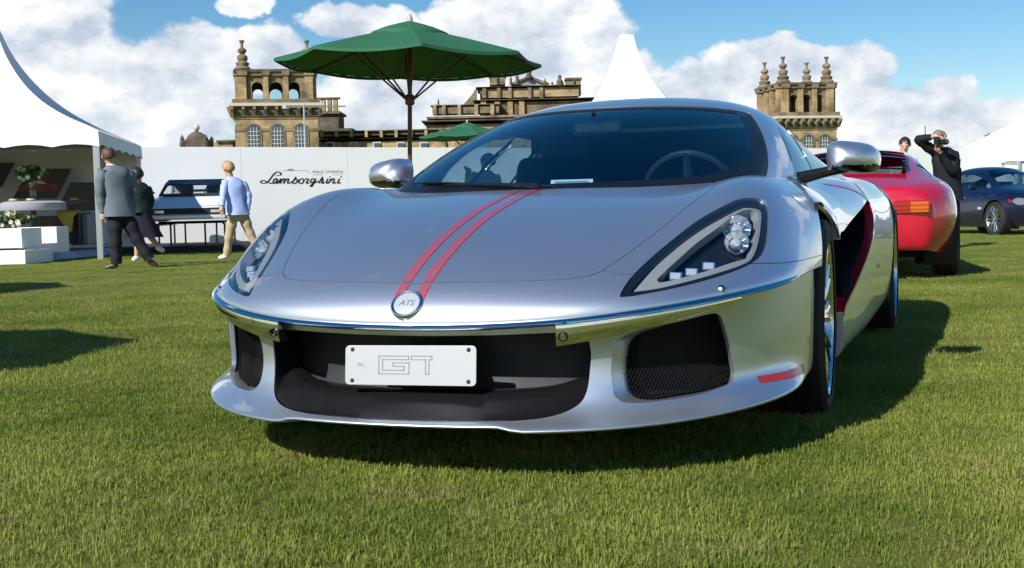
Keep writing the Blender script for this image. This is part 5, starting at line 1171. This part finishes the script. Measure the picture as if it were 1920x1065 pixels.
# photographer by the red car
s = 18.4 / FPX
jp = jx(1770, 468, s, dict(head=(1762, 259, 0), neck=(1768, 276), chest=(1773, 300), pelvis=(1778, 356), shL=(1752, 285, .0), elL=(1718, 262, -.12), haL=(1741, 258, -.22), shR=(1791, 289, 0), elR=(1778, 322, -.18), haR=(1747, 282, -.28),
     hipL=(1770, 360, -.03), knL=(1772, 412, -.04), anL=(1776, 458, 0), toL=(1770, 465, -.1), hipR=(1786, 360, .03), knR=(1790, 412, .02), anR=(1791, 458, .04), toR=(1787, 465, -.08)))
ph = person((place(1770, 468, 18.4).x, 18.4, 0), 0, jp, (-.75, -.6, -.12), 'photographer in a dark suit with one elbow raised, camera held to the eye', cloth('black_suit', (.012, .013, .018)), cloth('black_suit_trousers', (.012, .012, .016)), M_SHOEB, HAIR_GR, coat_len=.16, collar=W_SHIRT, bulk=1.08, group='people by the red coupe')
cpos = Vector(((1746 - 1770) * s, -.30, (468 - 269) * s)) + ph.location
cm = empty('camera', cpos, R(225), 'black camera in the hands of the photographer', 'camera')
MB().box((-.07, -.035, -.05), (.07, .035, .05)).build('camera_body', M_SATIN, cm, bevel=.008); MB().lathe([(0, .16), (.034, .16), (.040, .15), (.040, .06), (.034, .035), (0, .035)], 16, axis='Y').build('lens', M_GLOSSBLK, cm, True); MB().box((-.03, -.03, .05), (.03, .03, .08)).build('viewfinder', M_SATIN, cm, bevel=.008)
bg_ = empty('shoulder_bag', Vector(((1793 - 1770) * s, .16, (468 - 375) * s)) + ph.location, R(10), 'dark navy shoulder bag hanging behind the photographer', 'bag')
MB().box((-.13, -.07, 0), (.13, .07, .50)).build('bag_body', cloth('navy_canvas', (.016, .02, .04)), bg_, True, bevel=.04); MB().tube([(-.10, 0, .48), (-.12, -.04, .64), (-.16, -.10, .72)], .012, 6).build('strap', M_SATIN, bg_)
# man behind the red car, only his head and collar show
s = 21 / FPX
jh = jx(1702, 465, s, dict(head=(1702, 272, 0), neck=(1700, 287), chest=(1700, 310), pelvis=(1700, 362), shL=(1682, 299), elL=(1678, 335), haL=(1682, 365), shR=(1719, 299), elR=(1722, 335), haR=(1718, 365), hipL=(1694, 366), knL=(1694, 412), anL=(1694, 456), toL=(1690, 463, -.1), hipR=(1706, 366), knR=(1706, 412), anR=(1706, 456), toR=(1708, 463, -.1)))
person((place(1697, 465, 21).x, 21, -.06), 0, jh, (-.3, -.9, -.45), 'man with dark cropped hair and white shirt, behind the roof of the red coupe', W_SHIRT, cloth('grey_trousers', (.08, .08, .09)), M_SHOEB, HAIR_DK, group='people by the red coupe')
# man in an aqua shirt seen through the windscreen
s = 16.0 / FPX
jq = jx(915, 498, s, dict(head=(918, 302, 0), neck=(915, 317), chest=(912, 336), pelvis=(910, 388), shL=(896, 327), elL=(884, 344, -.1), haL=(884, 322, -.25), shR=(932, 327), elR=(938, 356), haR=(930, 384), hipL=(903, 392), knL=(903, 440), anL=(903, 488), toL=(898, 495, .1), hipR=(918, 392), knR=(920, 440), anR=(920, 488), toR=(922, 495, .1)))
person((place(915, 498, 16).x, 16, 0), 0, jq, (-.5, .8, 0), 'man in an aqua shirt, visible through the windscreen of the silver sports car', cloth('aqua_shirt', (.35, .60, .62), .7, .05), cloth('stone_trousers', (.3, .28, .24)), M_SHOE, HAIR_GR)

# ------------------------------------------------------------------ other cars
def section_car(stations):
    """stations: list of (x, [(y, z) ...]) from centre top to sill -> spline surface (u across, v along)"""
    n = len(stations[0][1]); net = [[(x, s[i][0], s[i][1]) for x, s in stations] for i in range(n)]
    S = Surf(net); S.sign = 1 if S.normal(np.array(0.), np.array(len(stations) / 2.))[2] > 0 else -1; return S
def rect(u0, u1, v0, v1, k=12): return np.array([(u, v0) for u in np.linspace(u0, u1, k)] + [(u1, v) for v in np.linspace(v0, v1, k)[1:]] + [(u, v1) for u in np.linspace(u1, u0, k)[1:]] + [(u0, v) for v in np.linspace(v1, v0, k)[1:-1]])
def car_arch(S, cx, cz, r, g, drop=9):
    a = arch_loop(S, cx, cz, r, R(-20), R(200), g, 60); return np.vstack([a, [(drop, a[-1, 1]), (drop, a[0, 1])]])
def end_cap(name, S, v, bulge, material, parent):
    us = np.linspace(-(S.nu - 1) // 2, (S.nu - 1) // 2, 61); P = S(us, np.full(61, float(v))); c = P.mean(0); vs, fs = [], []
    L_ = [(1, 0), (.97, .35), (.88, .65), (.70, .85), (.40, .97), (.02, 1)]
    for f_, b_ in L_: vs += [c + (p - c) * np.array([1, f_, f_]) + np.array([bulge * b_, 0, 0]) for p in P]
    for i in range(len(L_) - 1): fs += [(i * 61 + j, i * 61 + j + 1, (i + 1) * 61 + j + 1, (i + 1) * 61 + j) for j in range(60)] + [(i * 61 + 60, i * 61, (i + 1) * 61, (i + 1) * 61 + 60)]
    return MB().add(vs, fs).build(name, material, parent, True, 60)
# --- red coupe, seen from behind
M_REDP = mat('red_car_paint', (.50, .007, .03), .28, .1, 1.0, .02)
M_AMBER = mat('amber_lens', (.48, .10, .008), .15, 0, .5, emit=None); M_REDLENS = mat('red_lens', (.30, .006, .008), .15, 0, .5)
red = empty('red_coupe', (3.64, 12.92, 0), R(90 - 14), 'glossy red classic coupe with a louvred rear window, parked behind the silver car', 'car'); red.scale = (1.0, 1.04, 1.085)
RS = section_car([
 (-1.98, [(0, .80), (.20, .80), (.36, .795), (.48, .785), (.57, .73), (.61, .58), (.60, .40), (.54, .27)]),
 (-1.78, [(0, .85), (.22, .85), (.42, .84), (.58, .83), (.72, .77), (.77, .59), (.75, .38), (.65, .24)]),
 (-1.40, [(0, .935), (.28, .93), (.54, .90), (.70, .87), (.82, .80), (.87, .60), (.85, .36), (.74, .22)]),
 (-1.00, [(0, 1.04), (.28, 1.035), (.55, .99), (.69, .875), (.80, .80), (.86, .60), (.84, .35), (.74, .20)]),
 (-.60, [(0, 1.135), (.28, 1.13), (.56, 1.085), (.69, .885), (.77, .79), (.83, .59), (.82, .34), (.74, .18)]),
 (-.20, [(0, 1.185), (.28, 1.18), (.57, 1.135), (.69, .895), (.77, .79), (.82, .58), (.81, .33), (.74, .18)]),
 (.25, [(0, 1.185), (.28, 1.18), (.57, 1.13), (.69, .895), (.77, .79), (.82, .58), (.81, .33), (.74, .18)]),
 (.65, [(0, 1.09), (.28, 1.085), (.57, 1.03), (.70, .89), (.77, .79), (.82, .58), (.81, .33), (.74, .18)]),
 (1.05, [(0, .88), (.24, .88), (.47, .875), (.64, .88), (.79, .79), (.84, .58), (.82, .33), (.74, .18)]),
 (1.60, [(0, .80), (.24, .80), (.47, .81), (.65, .85), (.80, .77), (.85, .58), (.83, .35), (.72, .20)]),
 (2.05, [(0, .68), (.24, .68), (.46, .69), (.60, .72), (.72, .66), (.77, .54), (.75, .38), (.66, .25)]),
 (2.25, [(0, .54), (.22, .54), (.42, .54), (.54, .55), (.62, .52), (.65, .46), (.63, .38), (.58, .30)])])
_n = 7; ra, rf = car_arch(RS, -1.18, .32, .37, (5.2, 2.5)), car_arch(RS, 1.28, .32, .36, (5.2, 8.5))
RWIN = smooth_loop([(-1.55, 1.9), (0, 1.82), (1.55, 1.9), (1.72, 3.0), (1.62, 4.1), (0, 4.3), (-1.62, 4.1), (-1.72, 3.0)], 6)
QWIN = smooth_loop([(2.62, 1.95), (2.3, 2.45), (2.02, 3.05), (2.0, 3.45), (2.3, 3.6), (2.62, 3.6), (2.72, 3.2), (2.72, 2.4)], 5)
DWIN = smooth_loop([(2.86, 4.5), (2.2, 4.5), (2.15, 5.5), (2.2, 6.5), (2.55, 7.3), (2.88, 7.4), (2.9, 6.0)], 5)
FWIN = np.array([(-1.9, 6.75), (1.9, 6.75), (2.1, 7.85), (-2.1, 7.85)])
panel('body_shell', RS, rect(-7, 7, 0, 10.99, 60), [ra, mir(ra), rf, mir(rf), RWIN, QWIN, mir(QWIN), DWIN, mir(DWIN), FWIN], .16, .14, M_REDP, red, .02)
M_REDGLASS = glass_mat('coupe_glass', (.55, .62, .68), 1.6)
for nm, lp in (('rear_window', RWIN), ('quarter_window', QWIN), ('quarter_window', mir(QWIN)), ('door_window', DWIN), ('door_window', mir(DWIN)), ('windscreen', FWIN)):
    g_ = panel(nm, RS, lp, [], .3, .25, M_REDGLASS, red, 0, lift=-.006); panel('window_frame', RS, grow(RS, lp, .004), [grow(RS, lp, -.014)], .3, .25, M_REDP if nm == 'rear_window' else M_GLOSSBLK, g_, .004, lift=.001)
for i, v in enumerate(np.linspace(2.15, 3.95, 6)):
    us = np.linspace(-1.55, 1.55, 25); P = RS(us, np.full(25, v)); N_ = RS.normal(us, np.full(25, v)) * RS.sign
    vs = list(P + N_ * .012) + list(P + N_ * .026 + np.array([-.085, 0, .0])); MB().add(vs, [(j, j + 1, 26 + j, 25 + j) for j in range(24)]).build('louvre', M_REDP, red, True)
end_cap('tail_panel', RS, 0, -.10, M_REDP, red); end_cap('nose_panel', RS, 11, .12, M_REDP, red)
for k in (1, -1):
    tl = empty('tail_light', (-2.055, k * .40, .625)); tl.parent = red
    MB().box((-.035, -.15, -.055), (.05, .15, .055)).build('lamp_body', M_REDLENS, tl, bevel=.012); o = MB().box((-.040, -.075, -.046), (.04, .075, .046)).build('indicator_lens', M_AMBER, tl, bevel=.008); o.location = (0, k * .068, 0)
    for z in (-.018, .016): MB().box((-.043, -.15, z - .003), (-.036, .15, z + .003)).build('lamp_rib', M_REDLENS, tl)
    for x, z in ((-1.18, .32), (1.28, .32)): wheel('wheel', (x, k * .755, z), k, .32, .20, .205, red, 8); MB().lathe([(.385, k * .83), (.39, k * .55), (.05, k * .55)], 32, (x, 0, z), 'Y', R(-30), R(210)).build('wheel_arch_liner', M_BLACK, red, True, 40)
MB().box((-1.80, -.50, .27), (-1.2, .50, .33)).build('underside', M_BLACK, red); MB().box((-1.2, -.66, .18), (2.1, .66, .24)).build('underside', M_BLACK, red)
for y in (-.22, .22): MB().tube([(-1.9, y, .24), (-2.14, y, .235)], .035, 12).build('exhaust', M_CHROME, red, True)
for y in (-.36, .36):
    MB().prism([(-.30, .28), (-.75, .28), (-.92, .80), (-.80, .84), (-.62, .45), (-.30, .42)], .40, (0, y - .2, 0)).build('seat', M_TRIM, red, True, bevel=.03)
MB().box((.45, -.6, .60), (.75, .6, .86)).build('dashboard', M_TRIM, red, bevel=.03)
# --- dark blue saloon on the right
M_NAVY = mat('dark_blue_car_paint', (.004, .006, .028), .3, 0, .55, .03)
blue = empty('saloon', (10.46, 26.6, 0), R(-79.5), 'glossy dark blue four-door saloon parked beyond the red coupe', 'car')
BS = section_car([
 (-2.55, [(0, .92), (.3, .92), (.55, .90), (.72, .86), (.82, .76), (.86, .60), (.84, .42), (.76, .32)]),
 (-2.15, [(0, 1.04), (.3, 1.035), (.56, 1.01), (.75, .95), (.89, .86), (.93, .62), (.91, .36), (.80, .24)]),
 (-1.60, [(0, 1.13), (.3, 1.125), (.54, 1.08), (.72, .97), (.90, .88), (.95, .62), (.93, .34), (.82, .20)]),
 (-1.10, [(0, 1.33), (.28, 1.32), (.50, 1.25), (.70, .985), (.90, .88), (.94, .61), (.93, .33), (.82, .19)]),
 (-.55, [(0, 1.45), (.28, 1.44), (.52, 1.37), (.72, .985), (.90, .87), (.94, .60), (.93, .33), (.83, .18)]),
 (0.0, [(0, 1.475), (.28, 1.465), (.53, 1.395), (.73, .98), (.90, .865), (.94, .60), (.93, .33), (.83, .18)]),
 (.50, [(0, 1.42), (.28, 1.41), (.54, 1.34), (.74, .975), (.90, .86), (.94, .60), (.93, .33), (.83, .18)]),
 (.95, [(0, 1.24), (.30, 1.23), (.57, 1.17), (.76, .97), (.91, .86), (.95, .61), (.93, .33), (.83, .18)]),
 (1.35, [(0, 1.03), (.32, 1.03), (.60, 1.02), (.78, .96), (.92, .86), (.96, .62), (.94, .34), (.83, .19)]),
 (1.90, [(0, .97), (.32, .965), (.60, .95), (.78, .92), (.91, .82), (.94, .62), (.92, .36), (.80, .21)]),
 (2.35, [(0, .82), (.32, .82), (.56, .82), (.70, .80), (.80, .72), (.83, .58), (.81, .40), (.72, .26)]),
 (2.55, [(0, .66), (.28, .66), (.46, .66), (.58, .65), (.66, .60), (.68, .52), (.66, .42), (.60, .32)])])
ba, bf = car_arch(BS, -1.50, .35, .39, (5.2, 2.2)), car_arch(BS, 1.58, .35, .39, (5.2, 8.4))
BW1 = smooth_loop([(2.85, 2.6), (2.3, 3.3), (2.15, 4.1), (2.12, 4.85), (2.85, 4.85), (2.9, 3.6)], 5); BW2 = smooth_loop([(2.85, 5.02), (2.12, 5.02), (2.15, 5.9), (2.25, 6.7), (2.55, 7.3), (2.86, 7.35), (2.9, 6.2)], 5)
BFW = smooth_loop([(-1.5, 6.05), (0, 5.95), (1.5, 6.05), (1.75, 7.0), (1.85, 7.9), (0, 8.0), (-1.85, 7.9), (-1.75, 7.0)], 5); BRW = smooth_loop([(-1.4, 2.1), (1.4, 2.1), (1.45, 3.7), (-1.45, 3.7)], 5)
panel('body_shell', BS, rect(-7, 7, 0, 10.99, 60), [ba, mir(ba), bf, mir(bf), BW1, mir(BW1), BW2, mir(BW2), BFW, BRW], .18, .16, M_NAVY, blue, .02)
for nm, lp in (('rear_window', BRW), ('windscreen', BFW), ('rear_door_window', BW1), ('rear_door_window', mir(BW1)), ('front_door_window', BW2), ('front_door_window', mir(BW2))):
    panel(nm, BS, lp, [], .3, .25, glass_mat('saloon_glass', (.40, .50, .55), 1.4), blue, 0, lift=-.006)
end_cap('tail_panel', BS, 0, -.06, M_NAVY, blue); end_cap('nose_panel', BS, 11, .08, M_NAVY, blue)
for k in (1, -1):
    lp = smooth_loop([(3.7, 9.75), (4.3, 9.5), (4.6, 9.7), (4.55, 10.1), (4.0, 10.5), (3.5, 10.3)], 5); lp = lp if k > 0 else mir(lp)
    h_ = panel('headlight', BS, lp, [], .2, .2, mat('headlamp_silver', (.35, .36, .38), .15, .6, 1.0), blue, 0, lift=.006)
    tl = smooth_loop([(4.2, 9.25), (4.5, 9.3), (4.55, 9.5), (4.3, 9.45)], 5); panel('side_marker', BS, tl if k > 0 else mir(tl), [], .2, .2, M_REDLENS, h_, 0, lift=.008)
    for x in (-1.50, 1.58): wheel('wheel', (x, k * .825, .35), k, .35, .235, .265, blue, 12); MB().lathe([(.405, k * .90), (.41, k * .6), (.05, k * .6)], 32, (x, 0, .35), 'Y', R(-30), R(210)).build('wheel_arch_liner', M_BLACK, blue, True, 40)
    MB().tube([(.95, k * .90, 1.0), (.93, k * 1.0, 1.02), (.93, k * 1.08, 1.03)], [.03, .075, .05], 10).build('door_mirror', M_NAVY, blue, True)
    MB().box((1.02, k * .945 - .008, .55), (1.16, k * .945 + .008, .60)).build('side_vent', M_CHROME, blue)
    for x in (-.85, .25): MB().tube([(x, k * .905, .80), (x + .1, k * .935, .80), (x + .2, k * .905, .80)], .012, 6).build('door_handle', M_CHROME, blue, True)
MB().box((-2.3, -.75, .2), (2.3, .75, .26)).build('underside', M_BLACK, blue)
for x in (.1, -.95):
    for y in (-.38, .38): MB().prism([(x + .35, .45), (x - .15, .45), (x - .35, 1.12), (x - .2, 1.14), (x, .62), (x + .35, .60)], .42, (0, y - .21, 0)).build('seat', M_TRIM, blue, True, bevel=.03)
# --- silver wedge show car on a black trestle in front of the hoarding
M_SILV2 = mat('bright_silver_paint', (.72, .73, .74), .45, .35, .4)
cx_ = place(385, 430, 26.5).x - .52
wed = empty('wedge_show_car', (cx_, 28.0, .60), R(-82), 'silver wedge-shaped show car with a thin black roof, raised on a trestle', 'car')
WSF = section_car([
 (-1.95, [(0, .58), (.3, .58), (.58, .57), (.74, .56), (.82, .50), (.84, .40), (.82, .24), (.76, .14)]),
 (-1.3, [(0, .68), (.3, .68), (.6, .67), (.76, .66), (.88, .58), (.92, .42), (.90, .22), (.82, .10)]),
 (-.6, [(0, .72), (.3, .72), (.6, .715), (.77, .71), (.89, .62), (.93, .42), (.91, .20), (.82, .08)]),
 (.2, [(0, .70), (.3, .70), (.6, .70), (.78, .70), (.89, .60), (.93, .42), (.91, .20), (.82, .08)]),
 (.9, [(0, .64), (.3, .64), (.6, .645), (.78, .65), (.89, .57), (.92, .40), (.90, .20), (.82, .09)]),
 (1.5, [(0, .52), (.3, .52), (.6, .52), (.77, .52), (.86, .46), (.88, .36), (.86, .20), (.8, .10)]),
 (1.95, [(0, .40), (.3, .40), (.58, .40), (.73, .40), (.80, .36), (.82, .30), (.80, .20), (.76, .12)])])
panel('body_shell', WSF, rect(-7, 7, 0, 5.99, 50), [], .2, .15, M_SILV2, wed, .02)
end_cap('nose_panel', WSF, 6, .05, M_SILV2, wed); end_cap('tail_panel', WSF, 0, -.04, M_SILV2, wed)
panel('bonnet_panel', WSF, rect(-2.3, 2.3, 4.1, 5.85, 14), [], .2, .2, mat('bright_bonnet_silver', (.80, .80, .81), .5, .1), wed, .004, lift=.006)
MB().box((1.985, -.78, .235), (2.065, .78, .365)).build('grille_slot', M_BLACK, wed, bevel=.006); MB().box((1.97, -.78, .12), (2.09, .78, .215)).build('bumper', M_SILV2, wed, True, bevel=.02)
for k in (1, -1):
    MB().box((1.99, k * .58 - .10, .26), (2.066, k * .58 + .10, .325)).build('lamp', mat('clear_lamp', (.6, .62, .65), .1, .4), wed, bevel=.006)
    # roof frame
    MB().tube([(.95, k * .70, .66), (.40, k * .62, .92), (.15, k * .60, .985), (-.55, k * .60, .985), (-1.2, k * .72, .70)], [.035, .040, .045, .045, .04], 8).build('roof_rail', M_GLOSSBLK, wed, True)
    MB().prism([(-.05, .30), (-.50, .30), (-.66, .90), (-.52, .94), (-.35, .50), (-.05, .48)], .42, (0, k * .36 - .21, 0)).build('seat', mat('tan_leather', (.18, .11, .07), .5), wed, True, bevel=.03)
MB().add([(.42, -.64, .93), (.42, .64, .93), (.15, .62, 1.03), (.15, -.62, 1.03), (-.55, .62, 1.04), (-.55, -.62, 1.04), (-.70, -.62, .98), (-.70, .62, .98), (.40, -.62, .885), (.40, .62, .885), (-.66, .62, .93), (-.66, -.62, .93)], [(0, 1, 2, 3), (3, 2, 4, 5), (5, 4, 7, 6), (0, 8, 9, 1), (8, 11, 10, 9), (6, 7, 10, 11), (0, 3, 5, 6, 11, 8), (1, 9, 10, 7, 4, 2)]).build('roof', M_GLOSSBLK, wed, bevel=.012)
MB().tube([(-.9, -.64, .80), (-.9, .64, .80)], .03, 8).build('roof_bar', M_GLOSSBLK, wed); MB().box((.55, -.66, .62), (.95, .66, .70)).build('dashboard', M_BLACK, wed, bevel=.02); MB().tube([(.30, .34 + .15 * math.cos(t), .74 + .13 * math.sin(t)) for t in np.linspace(0, 6.283, 25)], .013, 6, False).build('steering_wheel', M_BLACK, wed, True)
for k in (1, -1): MB().tube([(.75, k * .84, .72), (.72, k * .95, .76), (.72, k * 1.02, .77)], [.012, .05, .035], 8).build('door_mirror', M_GLOSSBLK, wed, True)
MB().add([(.95, -.68, .665), (.95, .68, .665), (.40, .60, .92), (.40, -.60, .92)], [(0, 1, 2, 3)]).build('windscreen', glass_mat('thin_glass', (.85, .9, .9), 1.0), wed)
tr = empty('trestle', (cx_, 28.0, 0), R(-82), 'black steel trestle stand holding up the wedge show car', 'stand')
for x in (-1.2, 1.35): MB().tube([(x, -.70, .66), (x, .70, .66)], .03, 6).build('cross_rail', M_SATIN, tr)
for y in (-.70, .70): MB().tube([(-1.5, y, .625), (1.6, y, .625)], .03, 6).build('side_rail', M_SATIN, tr)
for x in (-1.2, 1.35):
    for y in (-.70, -.45, .28, .70): MB().tube([(x, y, .16), (x, y, .63)], .022, 6).build('leg', M_SATIN, tr)
stage = MB().box((-2.2, -.02, 0), (3.4, 4.4, .16)).build('low_stage', M_BLACK, None, bevel=.01); stage.location = (cx_ - 1.2, 25.6, 0); stage.rotation_euler = (0, 0, R(8)); tag(stage, 'low black stage under the trestle and wedge show car', 'stage')
# ------------------------------------------------------------------ in and in front of the big marquee
def pbox(name, x0, x1, y0, y1, d, thick, material, label=None, cat=None, parent=None, bevel=.01, group=None):
    a, b = place(x0, y1, d), place(x1, y0, d)
    o = MB().box((0, 0, 0), (b.x - a.x, thick, b.z - max(a.z, 0))).build(name, material, parent, bevel=bevel); o.location = (a.x, d, max(a.z, 0.0))
    if label: tag(o, label, cat, group)
    return o
M_PLINTH = mat('white_painted_wood', (.80, .80, .80), .45, var=.03, var_scale=4)
pl_ = empty('stepped_plinth', (0, 0, 0), 0, 'white stepped plinth in front of the marquee, carrying a low bouquet', 'plinth')
pbox('upper_block', -140, 40, 428, 469, 20.9, .9, M_PLINTH, parent=pl_); pbox('lower_block', -140, 47, 469.5, 500, 20.6, 1.25, M_PLINTH, parent=pl_); pbox('planter_box', 34, 106, 425, 475, 22.1, .6, M_PLINTH, parent=pl_)
deck = empty('deck', (0, 0, 0), 0, 'raised marquee floor with a crumpled pale blue skirt along its edge', 'deck')
a_, b_ = place(60, 495, 21.6), place(214, 470, 25.6); md_ = MB(); n = 40; vs, fs = [], []
for i in range(n + 1):
    f_ = i / n; q = Vector((a_.x, 21.6, 0)).lerp(Vector((b_.x, 25.6, 0)), f_); wv = .05 * math.sin(i * 1.7) + .04 * math.sin(i * .63)
    vs += [(q.x + wv, q.y - abs(wv), .0), (q.x + wv * .6, q.y, .10), (q.x - .06, q.y + .03, .17)]
fs = [(3 * i + j, 3 * i + 3 + j, 3 * i + 4 + j, 3 * i + 1 + j) for i in range(n) for j in range(2)]
MB().add(vs, fs).build('skirt', cloth('pale_blue_sheet', (.45, .54, .72), .6, .06), deck, True)
MB().add([(a_.x - .06, 21.66, .168), (b_.x - .06, 25.66, .168), (-13.5, 26.3, .168), (-13.5, 21.9, .168)], [(0, 1, 2, 3)]).build('floor', mat('deck_carpet', (.20, .20, .21), .9), deck)
M_CAB = mat('dark_wood_veneer', (.025, .02, .018), .4, var=.3, var_scale=9); M_GREYC = mat('grey_cabinet', (.22, .24, .27), .5)
pbox('cabinet', 62, 134, 404, 459, 23.6, .7, M_CAB, 'dark wooden cabinet under the tall vase in the marquee', 'cabinet'); pbox('cabinet', 135, 147, 398, 460, 23.5, .7, mat('black_cabinet', (.01, .01, .012), .4), 'narrow black cabinet with a yellow cloth over it', 'cabinet'); pbox('cabinet', 148, 163, 402, 458, 23.7, .6, M_GREYC, 'narrow dark grey cabinet beside the black one', 'cabinet')
pbox('counter', 164, 192, 394, 458, 24.4, .7, mat('pale_grey_board', (.42, .45, .50), .5), 'pale grey counter behind the man in the grey jacket', 'counter')
# round table with cloth
tp = place(62, 383, 22.9); tb = empty('round_table', (tp.x, 22.9, .17), 0, 'round table with a grey cloth, under the tall bouquet', 'table'); zt_ = tp.z - .17
MB().lathe([(0, zt_ + .06), (.50, zt_ + .055), (.585, zt_ + .02), (.59, zt_ - .10), (.57, zt_ - .12)], 32).build('tablecloth_top', cloth('grey_cloth', (.34, .35, .40), .8, .06), tb, True, 50); MB().lathe([(.05, .02), (.05, zt_)], 12).build('stem', M_SATIN, tb, True); MB().lathe([(0, .0), (.28, .0), (.26, .03), (.05, .05)], 20).build('foot', M_SATIN, tb, True)
for dx in (-.22, .10): MB().lathe([(0, .05), (.07, .05), (.09, .02), (.05, 0)], 12, (dx, -.35, zt_ + .052)).build('sweet_dish', mat('yellow_dish', (.5, .42, .2), .4), tb, True)
yc_ = place(127, 399, 23.35); yl = empty('yellow_cloth', (yc_.x, 23.35, yc_.z), 0, 'mustard yellow cloth draped over the black cabinet', 'cloth')
MB().add([(-.22, 0, 0), (.20, 0, .02), (.22, .2, .06), (-.2, .2, .05), (-.16, -.03, -.10), (.12, -.03, -.08), (.02, -.04, -.38), (.08, -.04, -.36)], [(0, 1, 2, 3), (4, 5, 1, 0), (6, 7, 5, 4)]).build('drape', cloth('mustard_cloth', (.50, .36, .07), .8, .1), yl, True)
# flowers
M_LEAF = mat('bouquet_leaves', (.05, .09, .025), .6, var=.5, var_scale=20); M_PETAL = mat('cream_petals', (.75, .72, .55), .6, var=.12, var_scale=30); M_PETALG = mat('pale_green_petals', (.50, .56, .28), .6)
def bouquet(loc, rx, rz_, n, nf, label, vase=None, seed=1):
    b = empty('bouquet', loc, 0, label, 'flowers'); rg = np.random.default_rng(seed); vs, fs = [], []
    for i in range(n):
        d = rg.normal(size=3); d /= np.linalg.norm(d); d[2] = abs(d[2]) * .9 - .15; p = np.array([d[0] * rx, d[1] * rx * .8, rz_ * (.45 + .55 * d[2])]) * rg.uniform(.45, 1.05)
        p[2] += .02; a = rg.normal(size=3); a /= np.linalg.norm(a); c = np.cross(a, rg.normal(size=3)); c /= np.linalg.norm(c); s_ = rg.uniform(.03, .065); k = len(vs); vs += [p - a * s_, p + c * s_ * .45, p + a * s_, p - c * s_ * .45]; fs.append((k, k + 1, k + 2, k + 3))
    mesh_obj('foliage', vs, fs, M_LEAF, b, False)
    for i in range(nf):
        d = rg.normal(size=3); d /= np.linalg.norm(d); p = Vector((d[0] * rx * .85, -abs(d[1]) * rx * .75, rz_ * (.5 + .42 * d[2]))); r = rg.uniform(.035, .06); m = MB()
        for ring in (0, 1):
            for j in range(6):
                a = 2 * math.pi * j / 6 + ring * .5; q = Vector((math.cos(a), -.5 - .4 * ring, math.sin(a))).normalized() * r * (1 - .3 * ring); w = Vector((-math.sin(a), 0, math.cos(a))) * r * .5
                m.add([p, p + q * .6 + w, p + q, p + q * .6 - w], [(0, 1, 2, 3)])
        m.build('flower', M_PETAL if i % 3 else M_PETALG, b)
    if vase: MB().lathe([(0, -vase), (.07, -vase), (.055, -vase * .7), (.06, -vase * .3), (.10, .0), (.085, .0), (.05, -vase * .3)], 20).build('vase', glass_mat('vase_glass', (.75, .85, .8), 1.2), b, True); MB().tube([(0, 0, -vase * .9), (0, 0, .1)], .035, 8).build('stems', M_LEAF, b)
    return b
vz = place(62, 375, 22.9).z; bv = place(60, 342, 22.9); bouquet((bv.x, 22.9, bv.z), .30, .34, 420, 10, 'tall bouquet of pale flowers in a glass vase on the round table', vase=bv.z - vz - .055, seed=3)
bl = place(20, 428, 21.2); bouquet((bl.x + .0, 21.3, bl.z), .38, .30, 420, 13, 'low spreading bouquet of cream flowers on the white stepped plinth', seed=5)
# display boards on the back wall: slanted pictures of cars
def board(pts, d, label, carcol, seed):
    b = empty('display_board', (0, 0, 0), 0, label, 'display'); P = [place(x, y, d) for x, y in pts]
    MB().prism([(p.x, p.z) for p in P], .04, (0, d, 0)).build('board', mat('dark_print', (.018, .02, .022), .4, var=.5, var_scale=1.5), b)
    x0 = min(p.x for p in P) + .12; x1 = max(p.x for p in P) - .28; z0 = min(p.z for p in P) + .16; w = x1 - x0
    sil = [(0, 0), (0, .10), (.04, .15), (.26, .17), (.40, .27), (.60, .28), (.76, .18), (.96, .15), (1, .08), (1, 0), (.88, 0), (.84, .07), (.76, .07), (.72, 0), (.28, 0), (.24, .07), (.16, .07), (.12, 0)]
    MB().prism([(x0 + a * w, z0 + c * w) for a, c in sil], .004, (0, d - .006, 0)).build('printed_car', carcol, b)
    MB().prism([(x0 + a * w, z0 + c * w) for a, c in [(.30, .17), (.42, .25), (.58, .26), (.70, .18)]], .004, (0, d - .012, 0)).build('printed_window', M_GLOSSBLK, b)
    return b
board([(56, 316), (134, 316), (104, 372), (24, 372)], 26.15, 'slanted dark display board picturing a red car', mat('print_red', (.30, .03, .02), .5), 1)
board([(132, 342), (186, 342), (186, 396), (106, 396)], 26.0, 'slanted dark display board picturing a grey car', mat('print_grey', (.10, .11, .12), .5), 2)
board([(-60, 305), (27, 305), (2, 350), (-60, 350)], 26.1, 'dark display board at the end of the row of boards in the marquee', mat('print_dark', (.04, .045, .05), .5), 3)
